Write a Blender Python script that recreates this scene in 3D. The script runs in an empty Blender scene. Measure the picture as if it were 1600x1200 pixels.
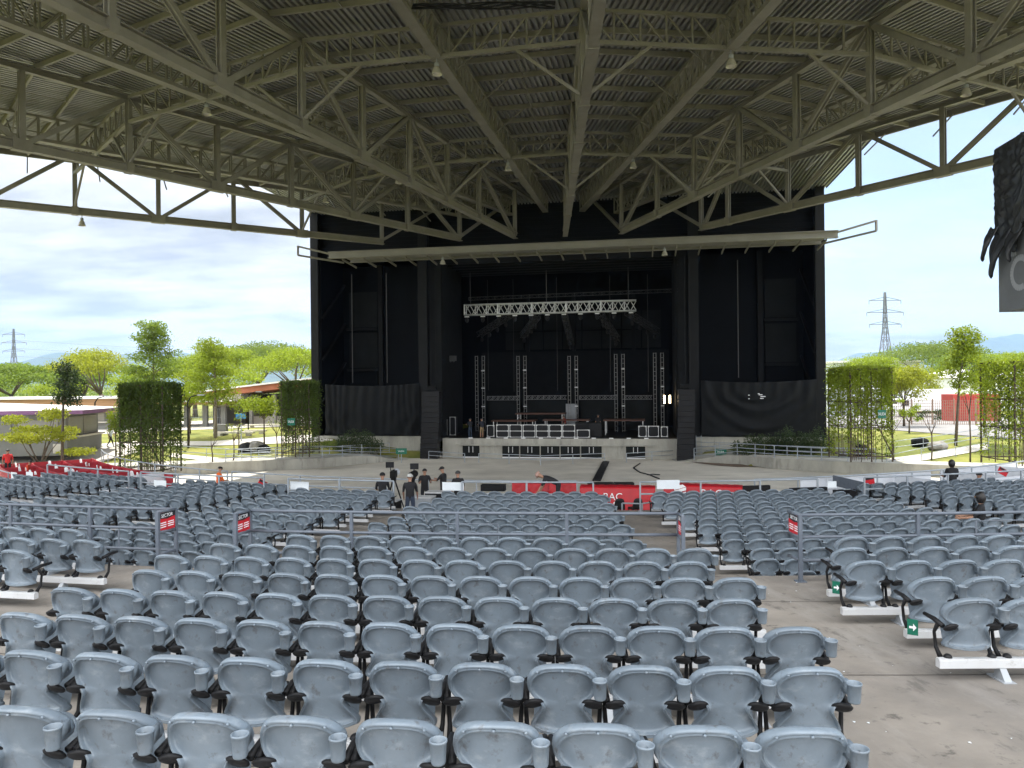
import bpy, bmesh, math, random
from math import sin, cos, tan, radians, pi, sqrt, atan2, floor, hypot, degrees, acos
from mathutils import Vector as V, Matrix, noise as mnoise
D = bpy.data
SC = bpy.context.scene
COL = SC.collection
RND = random.Random(11)

# ------------------------------------------------------------------ camera
F, ROLL, ZC = 1170.0, radians(0.56), 6.6        # focal length in photo pixels, roll, eye height above the arena floor
cam = D.objects.new('camera', D.cameras.new('camera')); COL.objects.link(cam)
cam.data.sensor_width = 36; cam.data.lens = 36*F/1600; cam.data.clip_end = 30000; cam.data.clip_start = 0.05
cam.matrix_world = Matrix.Translation((0, 0, ZC)) @ Matrix.Rotation(pi/2, 4, 'X') @ Matrix.Rotation(-ROLL, 4, 'Z')
SC.camera = cam

# ------------------------------------------------------------------ sun and sky
SUN = V((-0.03, 0.36, 0.93)).normalized()         # direction towards the sun: behind the stage, high, a little to the left
sun = D.objects.new('sun', D.lights.new('sun', 'SUN')); COL.objects.link(sun)
sun.data.energy = 2.3; sun.data.angle = radians(0.5); sun.data.color = (1, .95, .86)
sun.rotation_euler = SUN.to_track_quat('Z', 'Y').to_euler()
SC.view_settings.view_transform = 'Standard'; SC.view_settings.look = 'None'; SC.view_settings.gamma = 1
SC.view_settings.exposure = 1.92
W = D.worlds.new('World'); SC.world = W; W.use_nodes = True
nt = W.node_tree; N = nt.nodes; L = nt.links; N.clear()
def node(t, **k):
    n = N.new(t)
    for a, b in k.items(): setattr(n, a, b)
    return n
def mth(op, a, b=None, c=None):
    n = node('ShaderNodeMath', operation=op)
    for i, x in enumerate((a, b, c)):
        if x is None: continue
        if isinstance(x, (int, float)): n.inputs[i].default_value = x
        else: L.new(x, n.inputs[i])
    return n.outputs[0]
out = node('ShaderNodeOutputWorld')
sky = node('ShaderNodeTexSky', sky_type='NISHITA', sun_disc=False)
sky.sun_elevation = math.asin(SUN.z); sky.sun_rotation = atan2(SUN.x, SUN.y); sky.air_density = 1.0; sky.dust_density = 1.4
bg1 = node('ShaderNodeBackground'); bg1.inputs[1].default_value = 0.06; L.new(sky.outputs[0], bg1.inputs[0])
tc = node('ShaderNodeTexCoord'); sep = node('ShaderNodeSeparateXYZ'); L.new(tc.outputs['Generated'], sep.inputs[0])
zz = mth('ADD', mth('MAXIMUM', sep.outputs[2], 0.0), 0.16)
cmb = node('ShaderNodeCombineXYZ'); L.new(mth('DIVIDE', sep.outputs[0], zz), cmb.inputs[0]); L.new(mth('DIVIDE', sep.outputs[1], zz), cmb.inputs[1])
def noise(scale, det, off, sx=1, sy=1, rough=.55):
    mp = node('ShaderNodeMapping'); mp.inputs['Location'].default_value = off; mp.inputs['Scale'].default_value = (sx, sy, 1)
    L.new(cmb.outputs[0], mp.inputs[0]); n = node('ShaderNodeTexNoise'); n.inputs['Scale'].default_value = scale
    n.inputs['Detail'].default_value = det; n.inputs['Roughness'].default_value = rough; L.new(mp.outputs[0], n.inputs[0]); return n.outputs['Fac']
def maprange(x, a, b, c, d, cl=True):
    n = node('ShaderNodeMapRange', clamp=cl); L.new(x, n.inputs[0])
    for i, q in enumerate((a, b, c, d)): n.inputs[i+1].default_value = q
    return n.outputs[0]
az = mth('DIVIDE', sep.outputs[0], mth('ADD', mth('ABSOLUTE', sep.outputs[1]), .25))     # bearing: -1 left .. +1 right
n1 = noise(.9, 8, (3.1, 1.7, 0)); n2 = noise(1.5, 7, (7.4, 2.2, 3), 1, 1.5); n3 = noise(.55, 6, (1.3, 9.1, 5), 1, 3.2, .62)
cover = mth('ADD', mth('ADD', n1, maprange(az, -.45, .40, .50, -.15)), maprange(sep.outputs[2], .02, .30, .24, -.03))
thin = mth('MULTIPLY', maprange(n3, .42, .72, 0, 1), .55)
rear = maprange(sep.outputs[1], .30, -.15, 0, 1)                    # bright cloud added out of view, behind and overhead, to light the interior
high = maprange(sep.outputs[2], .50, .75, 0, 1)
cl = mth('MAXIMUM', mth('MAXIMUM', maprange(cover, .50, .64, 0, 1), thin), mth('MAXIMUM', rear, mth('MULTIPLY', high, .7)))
grey = maprange(n2, .42, .66, 1.0, 0.0)
bright = mth('ADD', mth('MULTIPLY', grey, .15), .18)
cr = node('ShaderNodeCombineColor'); L.new(mth('MULTIPLY', bright, .985), cr.inputs[0]); L.new(mth('MULTIPLY', bright, .995), cr.inputs[1]); L.new(mth('ADD', mth('MULTIPLY', bright, 1.0), .003), cr.inputs[2])
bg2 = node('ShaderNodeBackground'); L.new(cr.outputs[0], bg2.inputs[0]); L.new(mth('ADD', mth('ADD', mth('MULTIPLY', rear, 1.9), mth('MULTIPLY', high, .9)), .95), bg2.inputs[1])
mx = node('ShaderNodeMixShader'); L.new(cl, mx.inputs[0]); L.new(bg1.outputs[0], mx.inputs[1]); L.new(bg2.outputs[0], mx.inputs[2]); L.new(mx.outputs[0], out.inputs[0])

# ------------------------------------------------------------------ helpers
def ray(u, v):
    x, y = (u-800)/F, (600-v)/F; c, s = cos(ROLL), sin(ROLL)
    return c*x+s*y, -s*x+c*y
def at(u, v, d):                                   # the point the photo shows at pixel u, v when it lies d metres ahead
    x, y = ray(u, v); return V((x*d, d, ZC+y*d))
def atz(u, v, z):                                  # ... when it lies at height z
    x, y = ray(u, v); return at(u, v, (z-ZC)/y)
def proj(p):
    x, y = p[0]/p[1], (p[2]-ZC)/p[1]; c, s = cos(ROLL), sin(ROLL)
    return 800+F*(c*x-s*y), 600-F*(s*x+c*y)
class MB:
    """collects shapes; build() links them as ONE mesh object"""
    def __init__(s): s.v = []; s.f = []; s.mi = []; s.m = 0
    def add(s, vs, fs):
        o = len(s.v); s.v += [tuple(p) for p in vs]; s.f += [tuple(i+o for i in f) for f in fs]; s.mi += [s.m]*len(fs); return s
    def quad(s, *p): return s.add(p, [tuple(range(len(p)))])
    def box(s, c, z, rz=0, M=None):
        a, b, h = z[0]/2, z[1]/2, z[2]/2; cr_, sr = cos(rz), sin(rz); vs = []
        for k in (-h, h):
            for i, j in ((-a, -b), (a, -b), (a, b), (-a, b)): vs.append(V((c[0]+i*cr_-j*sr, c[1]+i*sr+j*cr_, c[2]+k)))
        if M: vs = [M @ q for q in vs]
        return s.add(vs, [(3, 2, 1, 0), (4, 5, 6, 7), (0, 1, 5, 4), (1, 2, 6, 5), (2, 3, 7, 6), (3, 0, 4, 7)])
    def bar(s, p, q, w, h=None, up=(0, 0, 1)):
        p, q = V(p), V(q); h = h or w; d = (q-p).normalized(); u = V(up)
        if abs(d.dot(u)) > .98: u = V((0, 1, 0)) if abs(d.y) < .9 else V((1, 0, 0))
        x = d.cross(u).normalized(); y = x.cross(d); vs = []
        for e in (p, q):
            for i, j in ((-1, -1), (1, -1), (1, 1), (-1, 1)): vs.append(e+x*(i*w/2)+y*(j*h/2))
        return s.add(vs, [(0, 1, 2, 3), (7, 6, 5, 4), (4, 5, 1, 0), (5, 6, 2, 1), (6, 7, 3, 2), (7, 4, 0, 3)])
    def ibeam(s, p, q, w, h, up=(0, 0, 1), t=.05):  # flanges and web: a steel section
        p, q = V(p), V(q); d = (q-p).normalized(); u = V(up)
        if abs(d.dot(u)) > .98: u = V((0, 1, 0))
        x = d.cross(u).normalized(); y = x.cross(d)
        for k in (-1, 1): s.bar(p+y*k*(h-t)/2, q+y*k*(h-t)/2, w, t, up)
        return s.bar(p, q, t*1.2, h-2*t, up)
    def tube(s, pts, r, n=8, cap=True):
        pts = [V(p) for p in pts]; m = len(pts); rs = r if isinstance(r, (list, tuple)) else [r]*m; vs = []; fs = []; x = None
        for i, p in enumerate(pts):
            d = (pts[min(i+1, m-1)]-pts[max(i-1, 0)]).normalized()
            if x is None: x = d.cross(V((0, 0, 1)) if abs(d.z) < .95 else V((1, 0, 0))).normalized()
            else: x = (x-d*x.dot(d)).normalized()
            y = d.cross(x)
            vs += [p+x*(rs[i]*cos(2*pi*k/n))+y*(rs[i]*sin(2*pi*k/n)) for k in range(n)]
        for i in range(m-1):
            for k in range(n): fs.append((i*n+k, i*n+(k+1) % n, (i+1)*n+(k+1) % n, (i+1)*n+k))
        if cap: fs += [tuple(range(n))[::-1], tuple((m-1)*n+k for k in range(n))]
        return s.add(vs, fs)
    def lathe(s, prof, c, n=16):
        vs = []; fs = []
        for r, z in prof: vs += [(c[0]+r*cos(2*pi*k/n), c[1]+r*sin(2*pi*k/n), c[2]+z) for k in range(n)]
        for i in range(len(prof)-1):
            for k in range(n): fs.append((i*n+k, i*n+(k+1) % n, (i+1)*n+(k+1) % n, (i+1)*n+k))
        return s.add(vs, fs)
    def ell(s, c, r, nu=10, nv=6, M=None):
        vs = []; fs = []
        for j in range(nv+1):
            t = pi*j/nv
            for i in range(nu):
                q = V((r[0]*sin(t)*cos(2*pi*i/nu), r[1]*sin(t)*sin(2*pi*i/nu), r[2]*cos(t)))
                vs.append((M @ q if M else q)+V(c))
        for j in range(nv):
            for i in range(nu): fs.append((j*nu+i, (j+1)*nu+i, (j+1)*nu+(i+1) % nu, j*nu+(i+1) % nu))
        return s.add(vs, fs)
    def grid(s, fn, nu, nv):
        vs = [fn(i/nu, j/nv) for j in range(nv+1) for i in range(nu+1)]
        return s.add(vs, [(j*(nu+1)+i, j*(nu+1)+i+1, (j+1)*(nu+1)+i+1, (j+1)*(nu+1)+i) for j in range(nv) for i in range(nu)])
    def prism(s, poly, z0, z1):
        n = len(poly); vs = [(p[0], p[1], z0) for p in poly]+[(p[0], p[1], z1) for p in poly]
        return s.add(vs, [tuple(range(n))[::-1], tuple(range(n, 2*n))]+[(i, (i+1) % n, n+(i+1) % n, n+i) for i in range(n)])
    def mesh(s, name, mats, smooth=False):
        me = D.meshes.new(name); me.from_pydata(s.v, [], s.f)
        for m in (mats if isinstance(mats, (list, tuple)) else [mats]): me.materials.append(m)
        if any(s.mi): me.polygons.foreach_set('material_index', s.mi)
        if smooth: me.polygons.foreach_set('use_smooth', [True]*len(s.f))
        me.update(); return me
    def build(s, name, mats, parent=None, smooth=False, **k):
        return link(name, s.mesh(name, mats, smooth), parent, **k)
def link(name, me, parent=None, local=False, **k):
    o = D.objects.new(name, me); COL.objects.link(o)
    if parent:
        o.parent = parent
        if not local and parent.type == 'EMPTY': o.location = -V(parent.location)   # vertices are in world space
    for a, b in k.items(): o[a] = b
    return o
def tag(o, label=None, cat=None, group=None, kind=None):
    if label: o['label'] = label
    if cat: o['category'] = cat
    if group: o['group'] = group
    if kind: o['kind'] = kind
    return o
def thing(name, loc, label, cat, group=None, rz=0):
    o = D.objects.new(name, None); COL.objects.link(o); o.location = loc; o.rotation_euler.z = rz; o.empty_display_size = .2
    return tag(o, label, cat, group)
def copy_tree(o, parent=None):
    c = o.copy(); COL.objects.link(c)
    if parent: c.parent = parent
    for ch in list(o.children): copy_tree(ch, c)
    return c
def lerp(a, b, t): return a+(b-a)*t
def sm(a, b, x):
    t = max(0, min(1, (x-a)/(b-a))); return t*t*(3-2*t)

# ------------------------------------------------------------------ materials
def mat(name, col, rough=.6, metal=0, var=.12, scale=3, dirt=None, dirtscale=1.2, bump=0, bscale=40, rnd=False, spec=.5, trans=0, det=5, stretch=None, dlo=.45, dhi=.75, damt=.6):
    m = D.materials.new(name); m.use_nodes = True; t = m.node_tree; n = t.nodes; l = t.links; b = n['Principled BSDF']
    b.inputs['Roughness'].default_value = rough; b.inputs['Metallic'].default_value = metal; b.inputs['Specular IOR Level'].default_value = spec
    co = n.new('ShaderNodeTexCoord').outputs['Object']
    if rnd:
        oi = n.new('ShaderNodeObjectInfo'); mu = n.new('ShaderNodeVectorMath'); mu.operation = 'ADD'
        sc = n.new('ShaderNodeMath'); sc.operation = 'MULTIPLY'; sc.inputs[1].default_value = 91; l.new(oi.outputs['Random'], sc.inputs[0])
        l.new(co, mu.inputs[0]); l.new(sc.outputs[0], mu.inputs[1]); co = mu.outputs[0]
    if stretch:
        mp = n.new('ShaderNodeMapping'); mp.inputs['Scale'].default_value = stretch; l.new(co, mp.inputs[0]); co = mp.outputs[0]
    def nz(sc_, d=5, r=.6):
        x = n.new('ShaderNodeTexNoise'); x.inputs['Scale'].default_value = sc_; x.inputs['Detail'].default_value = d; x.inputs['Roughness'].default_value = r
        l.new(co, x.inputs[0]); return x.outputs['Fac']
    hsv = n.new('ShaderNodeHueSaturation'); hsv.inputs['Color'].default_value = (*col, 1)
    mr = n.new('ShaderNodeMapRange'); mr.inputs[1].default_value = .25; mr.inputs[2].default_value = .75; mr.inputs[3].default_value = 1-var; mr.inputs[4].default_value = 1+var
    l.new(nz(scale, det), mr.inputs[0])
    val = mr.outputs[0]
    if rnd:
        m2 = n.new('ShaderNodeMapRange'); m2.inputs[3].default_value = .88; m2.inputs[4].default_value = 1.1; l.new(oi.outputs['Random'], m2.inputs[0])
        m3 = n.new('ShaderNodeMath'); m3.operation = 'MULTIPLY'; l.new(val, m3.inputs[0]); l.new(m2.outputs[0], m3.inputs[1]); val = m3.outputs[0]
    l.new(val, hsv.inputs['Value']); c = hsv.outputs[0]
    if dirt:
        mix = n.new('ShaderNodeMix'); mix.data_type = 'RGBA'; r2 = n.new('ShaderNodeMapRange'); r2.inputs[1].default_value = dlo; r2.inputs[2].default_value = dhi; r2.inputs[4].default_value = damt
        l.new(nz(dirtscale, 8, .65), r2.inputs[0]); l.new(r2.outputs[0], mix.inputs[0]); l.new(c, mix.inputs[6]); mix.inputs[7].default_value = (*dirt, 1); c = mix.outputs[2]
    l.new(c, b.inputs['Base Color'])
    if bump:
        bp = n.new('ShaderNodeBump'); bp.inputs['Strength'].default_value = bump; bp.inputs['Distance'].default_value = .02; l.new(nz(bscale, 4), bp.inputs['Height']); l.new(bp.outputs[0], b.inputs['Normal'])
    if trans:
        tr = n.new('ShaderNodeBsdfTranslucent'); l.new(c, tr.inputs[0]); ms = n.new('ShaderNodeMixShader'); ms.inputs[0].default_value = trans
        l.new(b.outputs[0], ms.inputs[1]); l.new(tr.outputs[0], ms.inputs[2]); l.new(ms.outputs[0], n['Material Output'].inputs[0])
    return m
M = {}
M['seat'] = mat('seat plastic', (.172, .212, .25), .36, var=.10, scale=9, dirt=(.19, .21, .23), dirtscale=5, rnd=True, damt=.45, bump=.05, bscale=60, dlo=.5, dhi=.8)
M['seat_dirty'] = M['seat']
M['black_plastic'] = mat('black plastic', (.012, .012, .013), .5, spec=.25)
M['alu'] = mat('aluminium', (.62, .63, .64), .4, .15, var=.08, scale=12, dirt=(.35, .34, .32), dirtscale=6, damt=.4)
M['bracket'] = mat('bracket steel', (.34, .36, .38), .55, .3)
M['rail'] = mat('rail paint', (.105, .125, .155), .5, var=.15, scale=4, dirt=(.2, .21, .23), dirtscale=9, damt=.3)
M['pylon'] = mat('galvanised lattice', (.16, .17, .18), .6, .2)
M['rail_light'] = mat('rail galvanised', (.36, .40, .44), .45, .3)
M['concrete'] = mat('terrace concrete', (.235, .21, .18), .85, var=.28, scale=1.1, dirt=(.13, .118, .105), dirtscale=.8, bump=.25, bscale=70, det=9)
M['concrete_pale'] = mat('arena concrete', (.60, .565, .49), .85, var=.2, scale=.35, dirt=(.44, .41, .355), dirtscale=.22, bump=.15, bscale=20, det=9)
M['wall_concrete'] = mat('cast concrete', (.42, .41, .36), .85, var=.2, scale=.9, dirt=(.17, .16, .14), dirtscale=.7, stretch=(1, 1, .35))
M['steel'] = mat('roof steel', (.222, .210, .178), .55, .1, var=.18, scale=.8, dirt=(.15, .135, .11), dirtscale=.5, damt=.5)
M['steel_pale'] = mat('eave steel', (.25, .24, .21), .6, .1, var=.12, scale=.8)
M['deck'] = mat('roof sheet', (.27, .268, .255), .45, .3, var=.15, scale=.5, dirt=(.26, .25, .22), dirtscale=.35)
M['black_wall'] = mat('black cladding', (.003, .0037, .005), .7, var=.3, scale=.6, spec=.12)
M['black_steel'] = mat('black steel', (.011, .0115, .012), .6, var=.2, scale=1, spec=.12)
M['grey_panel'] = mat('dark grey panel', (.015, .0165, .016), .7, var=.25, scale=.8, spec=.12)
M['black_cloth'] = mat('black cloth', (.013, .0138, .0145), .9, var=.2, scale=.8, dirt=(.022, .0225, .022), dirtscale=1.3, damt=.35, spec=.12)
M['stage_floor'] = mat('stage floor', (.022, .021, .02), .6, spec=.12)
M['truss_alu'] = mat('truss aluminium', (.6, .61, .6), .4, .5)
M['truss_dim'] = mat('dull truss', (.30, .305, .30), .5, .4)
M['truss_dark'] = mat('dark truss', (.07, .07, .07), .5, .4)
M['white'] = mat('white paint', (.78, .79, .8), .55, var=.06, scale=2)
M['white_cloth'] = mat('white vinyl', (.68, .71, .76), .5, var=.1, scale=1.2)
M['red'] = mat('red vinyl', (.46, .006, .014), .5, var=.16, scale=2)
M['red_dark'] = mat('red board', (.36, .01, .022), .55, var=.2, scale=2)
M['sign_black'] = mat('sign black', (.012, .012, .014), .4)
M['sign_red'] = mat('sign red', (.55, .01, .02), .4)
M['sign_white'] = mat('sign white', (.85, .85, .86), .4)
M['sign_green'] = mat('sign green', (.005, .14, .085), .4)
M['paper'] = mat('paper sheet', (.72, .77, .8), .6, var=.05)
M['grass'] = mat('lawn', (.165, .18, .022), .95, var=.3, scale=.5, dirt=(.30, .24, .08), dirtscale=.5, det=10, bump=.4, bscale=9)
M['path'] = mat('pale path', (.52, .49, .43), .9, var=.12, scale=.4, dirt=(.38, .36, .32), dirtscale=.3)
M['asphalt'] = mat('service yard asphalt', (.21, .205, .2), .9, var=.15, scale=.3)
M['soil'] = mat('bare soil', (.13, .09, .06), .95, var=.3, scale=2, bump=.4, bscale=8)
M['rock'] = mat('boulder', (.25, .24, .22), .9, var=.3, scale=2, bump=.5, bscale=6)
M['bark'] = mat('bark', (.11, .085, .06), .9, var=.3, scale=8, bump=.5, bscale=30)
M['bark_pale'] = mat('pale bark', (.25, .21, .16), .9, var=.3, scale=8)
def leafmat(name, c, var=.4): return mat(name, c, .5, var=var, scale=.9, trans=.45, det=3, spec=.3)
M['leaf_lime'] = leafmat('lime leaves', (.25, .32, .022))
M['leaf_mid'] = leafmat('mid green leaves', (.17, .24, .03))
M['leaf_dark'] = leafmat('dark leaves', (.055, .085, .03))
M['leaf_yellow'] = leafmat('yellow green leaves', (.29, .32, .025))
M['leaf_far'] = leafmat('far leaves', (.16, .22, .035))
M['vine'] = leafmat('vine leaves', (.10, .15, .024))
M['hill'] = mat('hill forest', (.045, .07, .04), .95, var=.35, scale=.004, det=10)

def layer(m, col, scale, lo, hi, amt, stretch=None, rnd=False):      # one more wear layer over a material: patches with a shape of their own
    t = m.node_tree; n = t.nodes; l = t.links; b = n['Principled BSDF']; src = b.inputs['Base Color'].links[0].from_socket
    co = n.new('ShaderNodeTexCoord').outputs['Object']
    if rnd: oi = n.new('ShaderNodeObjectInfo'); sc = n.new('ShaderNodeMath'); sc.operation = 'MULTIPLY'; sc.inputs[1].default_value = 57; l.new(oi.outputs['Random'], sc.inputs[0]); a = n.new('ShaderNodeVectorMath'); a.operation = 'ADD'; l.new(co, a.inputs[0]); l.new(sc.outputs[0], a.inputs[1]); co = a.outputs[0]
    if stretch: mp = n.new('ShaderNodeMapping'); mp.inputs['Scale'].default_value = stretch; l.new(co, mp.inputs[0]); co = mp.outputs[0]
    x = n.new('ShaderNodeTexNoise'); x.inputs['Scale'].default_value = scale; x.inputs['Detail'].default_value = 9; x.inputs['Roughness'].default_value = .68; l.new(co, x.inputs[0])
    r = n.new('ShaderNodeMapRange'); r.inputs[1].default_value = lo; r.inputs[2].default_value = hi; r.inputs[4].default_value = amt; l.new(x.outputs['Fac'], r.inputs[0])
    mx_ = n.new('ShaderNodeMix'); mx_.data_type = 'RGBA'; l.new(r.outputs[0], mx_.inputs[0]); l.new(src, mx_.inputs[6]); mx_.inputs[7].default_value = (*col, 1); l.new(mx_.outputs[2], b.inputs['Base Color'])
layer(M['seat'], (.33, .37, .40), 6.5, .54, .72, .6, (1, 1, 1.6), True)     # pale rubbed patches
layer(M['seat'], (.08, .072, .068), 13, .57, .70, .7, (1, 1, .8), True)        # dark scuffs
layer(M['concrete'], (.075, .068, .06), 4.5, .58, .66, .75)                   # spots of gum and grease
layer(M['concrete'], (.40, .38, .35), .9, .56, .74, .5, (1, .25, 1))          # worn pale streaks
layer(M['concrete'], (.17, .155, .14), .45, .5, .66, .6)
layer(M['steel'], (.16, .095, .05), 2.2, .62, .74, .5)                        # rust bloom
layer(M['steel'], (.32, .31, .28), .6, .52, .7, .35)
layer(M['concrete_pale'], (.25, .23, .19), .6, .56, .7, .6, (.3, 1, 1))
layer(M['wall_concrete'], (.12, .115, .10), 1.6, .55, .7, .6, (1, 1, .2))
layer(M['alu'], (.25, .24, .22), 9, .58, .7, .5)
layer(M['concrete'], (.06, .055, .05), 1.7, .60, .66, .5, (1.6, .5, 1))
layer(M['grass'], (.07, .10, .018), .22, .48, .62, .7)
# ------------------------------------------------------------------ the fan: everything is laid out about one point behind the stage front
PX, PY = 4.9, 72.5
def pol(a, r, z=0): return V((PX+r*sin(a), PY-r*cos(a), z))
def ang(x, y): return atan2(x-PX, PY-y)
def arc(mb, a0, a1, r0, r1, z0, z1, n=None):        # a curved block between two radii; z1 may be a function of r
    n = n or max(1, int(abs(a1-a0)*max(r0, r1)/1.2)); f = z1 if callable(z1) else (lambda r: z1); vs = []; fs = []
    for i in range(n+1):
        a = lerp(a0, a1, i/n); vs += [pol(a, r0, z0), pol(a, r1, z0), pol(a, r1, f(r1)), pol(a, r0, f(r0))]
    for i in range(n):
        for k in range(4): fs.append((i*4+k, i*4+(k+1) % 4, (i+1)*4+(k+1) % 4, (i+1)*4+k))
    fs += [(3, 2, 1, 0), (n*4, n*4+1, n*4+2, n*4+3)]
    return mb.add(vs, fs)
RE1 = 60.45                                          # edge of the upper terrace
def z1(r): return 4.01+.066*(r-68.6)
def z2(r): return 2.50-.0362*(56.6-r)
rd = radians
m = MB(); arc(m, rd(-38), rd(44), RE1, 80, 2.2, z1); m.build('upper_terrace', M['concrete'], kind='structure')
m = MB()                                             # saw-cut joints in the terrace
for a in (-12.4, -5.6, .15, 3.9, 10):
    for r in range(61, 76): m.quad(*[pol(rd(a)+s/r_, r_, z1(r_)+.004) for s, r_ in ((-.006, r), (.006, r), (.006, r+1), (-.006, r+1))])
for r in (62.3, 65.4, 67.6, 70.3):
    for i in range(-24, 30): m.quad(*[pol(rd(a), q, z1(q)+.004) for a, q in ((i, r), (i, r+.012), (i+1, r+.012), (i+1, r))])
m.build('terrace_joint_lines', mat('joint', (.045, .04, .035), .9), kind='structure')
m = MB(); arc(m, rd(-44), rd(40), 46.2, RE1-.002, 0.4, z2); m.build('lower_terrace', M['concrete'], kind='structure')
m = MB(); arc(m, rd(-60), rd(58), 38.9, 46.19, -.3, 1.2); m.build('box_terrace', M['concrete_pale'], kind='structure')
m = MB(); m.add([pol(rd(a), 39.2, 0) for a in range(-74, 75, 4)]+[V((40, 78, 0)), V((-34, 78, 0))], [tuple(range(40))[:len(range(-74, 75, 4))+2]])
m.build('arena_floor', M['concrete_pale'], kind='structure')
for a0, a1, w in ((-10.9, -8.9, 'left'), (-2.2, -.45, 'right'), (7.6, 9.5, 'far right')):   # steps at the head of each lower aisle
    m = MB()
    for k in range(4): arc(m, rd(a0), rd(a1), RE1-.003-.3*(4-k), RE1-.003-.3*(3-k), 2.5, z2(59)+.2*(k+.8), 3)
    tag(m.build('aisle_steps', M['concrete']), 'concrete steps down from the upper terrace at the head of the %s aisle' % w, 'steps')

# ------------------------------------------------------------------ seats
HALF = [(0, .782), (.05, .780), (.105, .771), (.152, .752), (.192, .722), (.222, .684), (.240, .644), (.246, .602), (.238, .566), (.213, .538), (.176, .517), (.148, .496), (.137, .468), (.150, .435), (.176, .395), (.203, .35), (.220, .308), (.217, .288), (.16, .279), (.07, .275), (0, .274)]
def seat_back(rings, step=1, back=True):
    pts = HALF[::step]+([HALF[-1]] if (len(HALF)-1) % step else [])
    loop = pts+[(-x, z) for x, z in pts[-2:0:-1]]; n = len(loop); m = MB(); vs = []
    def yb(x, z): return -.17*(z-.28)+.125*(min(1, abs(x)/.246))**2.3
    for k, off in rings:
        for x, z in loop:
            zc = .5; X, Z = x*k, zc+(z-zc)*k
            vs.append((X, yb(X, Z)-off, Z))
    c0 = len(vs); vs.append((0, yb(0, .5)-rings[0][1], .5)); vs.append((0, yb(0, .5)-rings[-1][1], .5)); fs = []
    for j in range(len(rings)-1):
        for i in range(n): fs.append((j*n+i, j*n+(i+1) % n, (j+1)*n+(i+1) % n, (j+1)*n+i))
    for i in range(n): fs.append((c0, (i+1) % n, i))
    b = (len(rings)-1)*n
    if back:
        for i in range(n): fs.append((c0+1, b+i, b+(i+1) % n))
    return m.add(vs, fs)
RINGS = [(.3, -.018), (.6, -.016), (.76, -.010), (.83, -.003), (.852, .008), (.868, .030), (.885, .036), (.905, .030), (.92, .031), (.955, .040), (.985, .032), (1.0, .016), (1.004, -.012), (.99, -.034), (.96, -.04), (.9, -.03), (.5, -.03)]
mb = seat_back(RINGS)
for x, z in ((0, .752), (-.168, .722), (.168, .722)):       # fixing screws on the rim
    y = -.17*(z-.28)+.115*(abs(x)/.246)**2.3-.041
    mb.tube([(x, y+.006, z), (x, y-.006, z)], [.010, .007], 8)
ME_BACK = mb.mesh('backrest', M['seat'], True)
mb = MB()                                            # tipped-up seat pan in front of the back
def panf(u, v):
    x = (u*2-1)*.2*(1-.25*max(0, v-.75)*4*abs(u*2-1)**3); z = .30+.33*v-.05*abs(u*2-1)**4*(v > .5); return V((x, .12+.10*v+.03*sin(pi*v)*cos((u-.5)*pi), z))
mb.grid(panf, 10, 8); mb.grid(lambda u, v: panf(1-u, v)+V((0, .055*(1-abs(u*2-1)**6)*(1-abs(v*2-1)**8), 0)), 10, 8)
ME_PAN = mb.mesh('seat_pan', M['seat'], True)
CUP = [(.012, -.118), (.036, -.116), (.040, -.105), (.046, 0), (.050, .002), (.050, .012), (.046, .014), (.042, .010), (.038, -.09), (0, -.095)]
mb = MB(); mb.lathe(CUP, (.248, -.085, .672), 20); mb.bar((.225, .05, .63), (.246, -.05, .62), .05, .07)
ME_CUP = mb.mesh('cup_holder', M['seat'], True)
def arm(s):
    m = MB(); m.tube([(s*.236, .07, .155), (s*.250, .15, .26), (s*.258, .16, .40), (s*.252, .10, .50)], [.026, .017, .015, .022], 8)
    R_ = Matrix.Rotation(s*.16, 3, 'Y') @ Matrix.Rotation(-.75, 3, 'X')
    m.ell((s*.198, -.012, .492), (.072, .058, .024), 16, 6, R_)
    m.tube([(s*.25, .03, .495), (s*.256, .16, .52), (s*.256, .33, .52)], [.024, .024, .018], 8)
    m.ell((s*.205, .03, .20), (.04, .04, .035), 10, 6)
    return m
ME_ARM = [arm(-1).mesh('armrest', M['black_plastic'], True), arm(1).mesh('armrest', M['black_plastic'], True)]
PITCH = .55
ORD = 'zeroth first second third fourth fifth sixth seventh eighth ninth tenth eleventh twelfth thirteenth fourteenth fifteenth sixteenth seventeenth eighteenth'.split()
seats = []; beams = []
def row(block, rowname, r, z, a_start, n, step, side, legs):
    got = []
    for j in range(n):
        a = a_start+step*j*PITCH/r; p = pol(a, r, z); u, v = proj((p.x, p.y, p.z+.6))
        if p.y < 1 or u < -90 or u > 1690 or v > 1290: continue
        seats.append((hypot(p.x, p.y), p, a, 'grey seat, %s from %s end, %s, %s' % (ORD[j+1], side, rowname, block), block)); got.append(a)
    if got: beams.append((min(got)-.31/r, max(got)+.31/r, r, z, rowname, block, legs))
def lat(x, r): return math.asin((x-PX)/r)
R1 = [68.6-1.02*i for i in range(8)]
RN = ['nearest row']+[ORD[i]+' nearest row' for i in range(2, 19)]
for i, (xr, n) in enumerate(((1.54, 13), (1.97, 13), (2.25, 13), (2.05, 13), (2.38, 13), (2.12, 13), (2.44, 13), (1.07, 9))):
    row('middle block above the railing', RN[i], R1[i], z1(R1[i]), lat(xr, R1[i]), n, -1, 'right', True)
for i, (xl, n) in enumerate(((4.25, 2), (4.48, 4), (4.25, 7), (4.51, 8), (5.0, 9))):
    row('right block above the railing', RN[i], R1[i+3], z1(R1[i+3]), lat(xl, R1[i+3]), n, 1, 'left', True)
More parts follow.
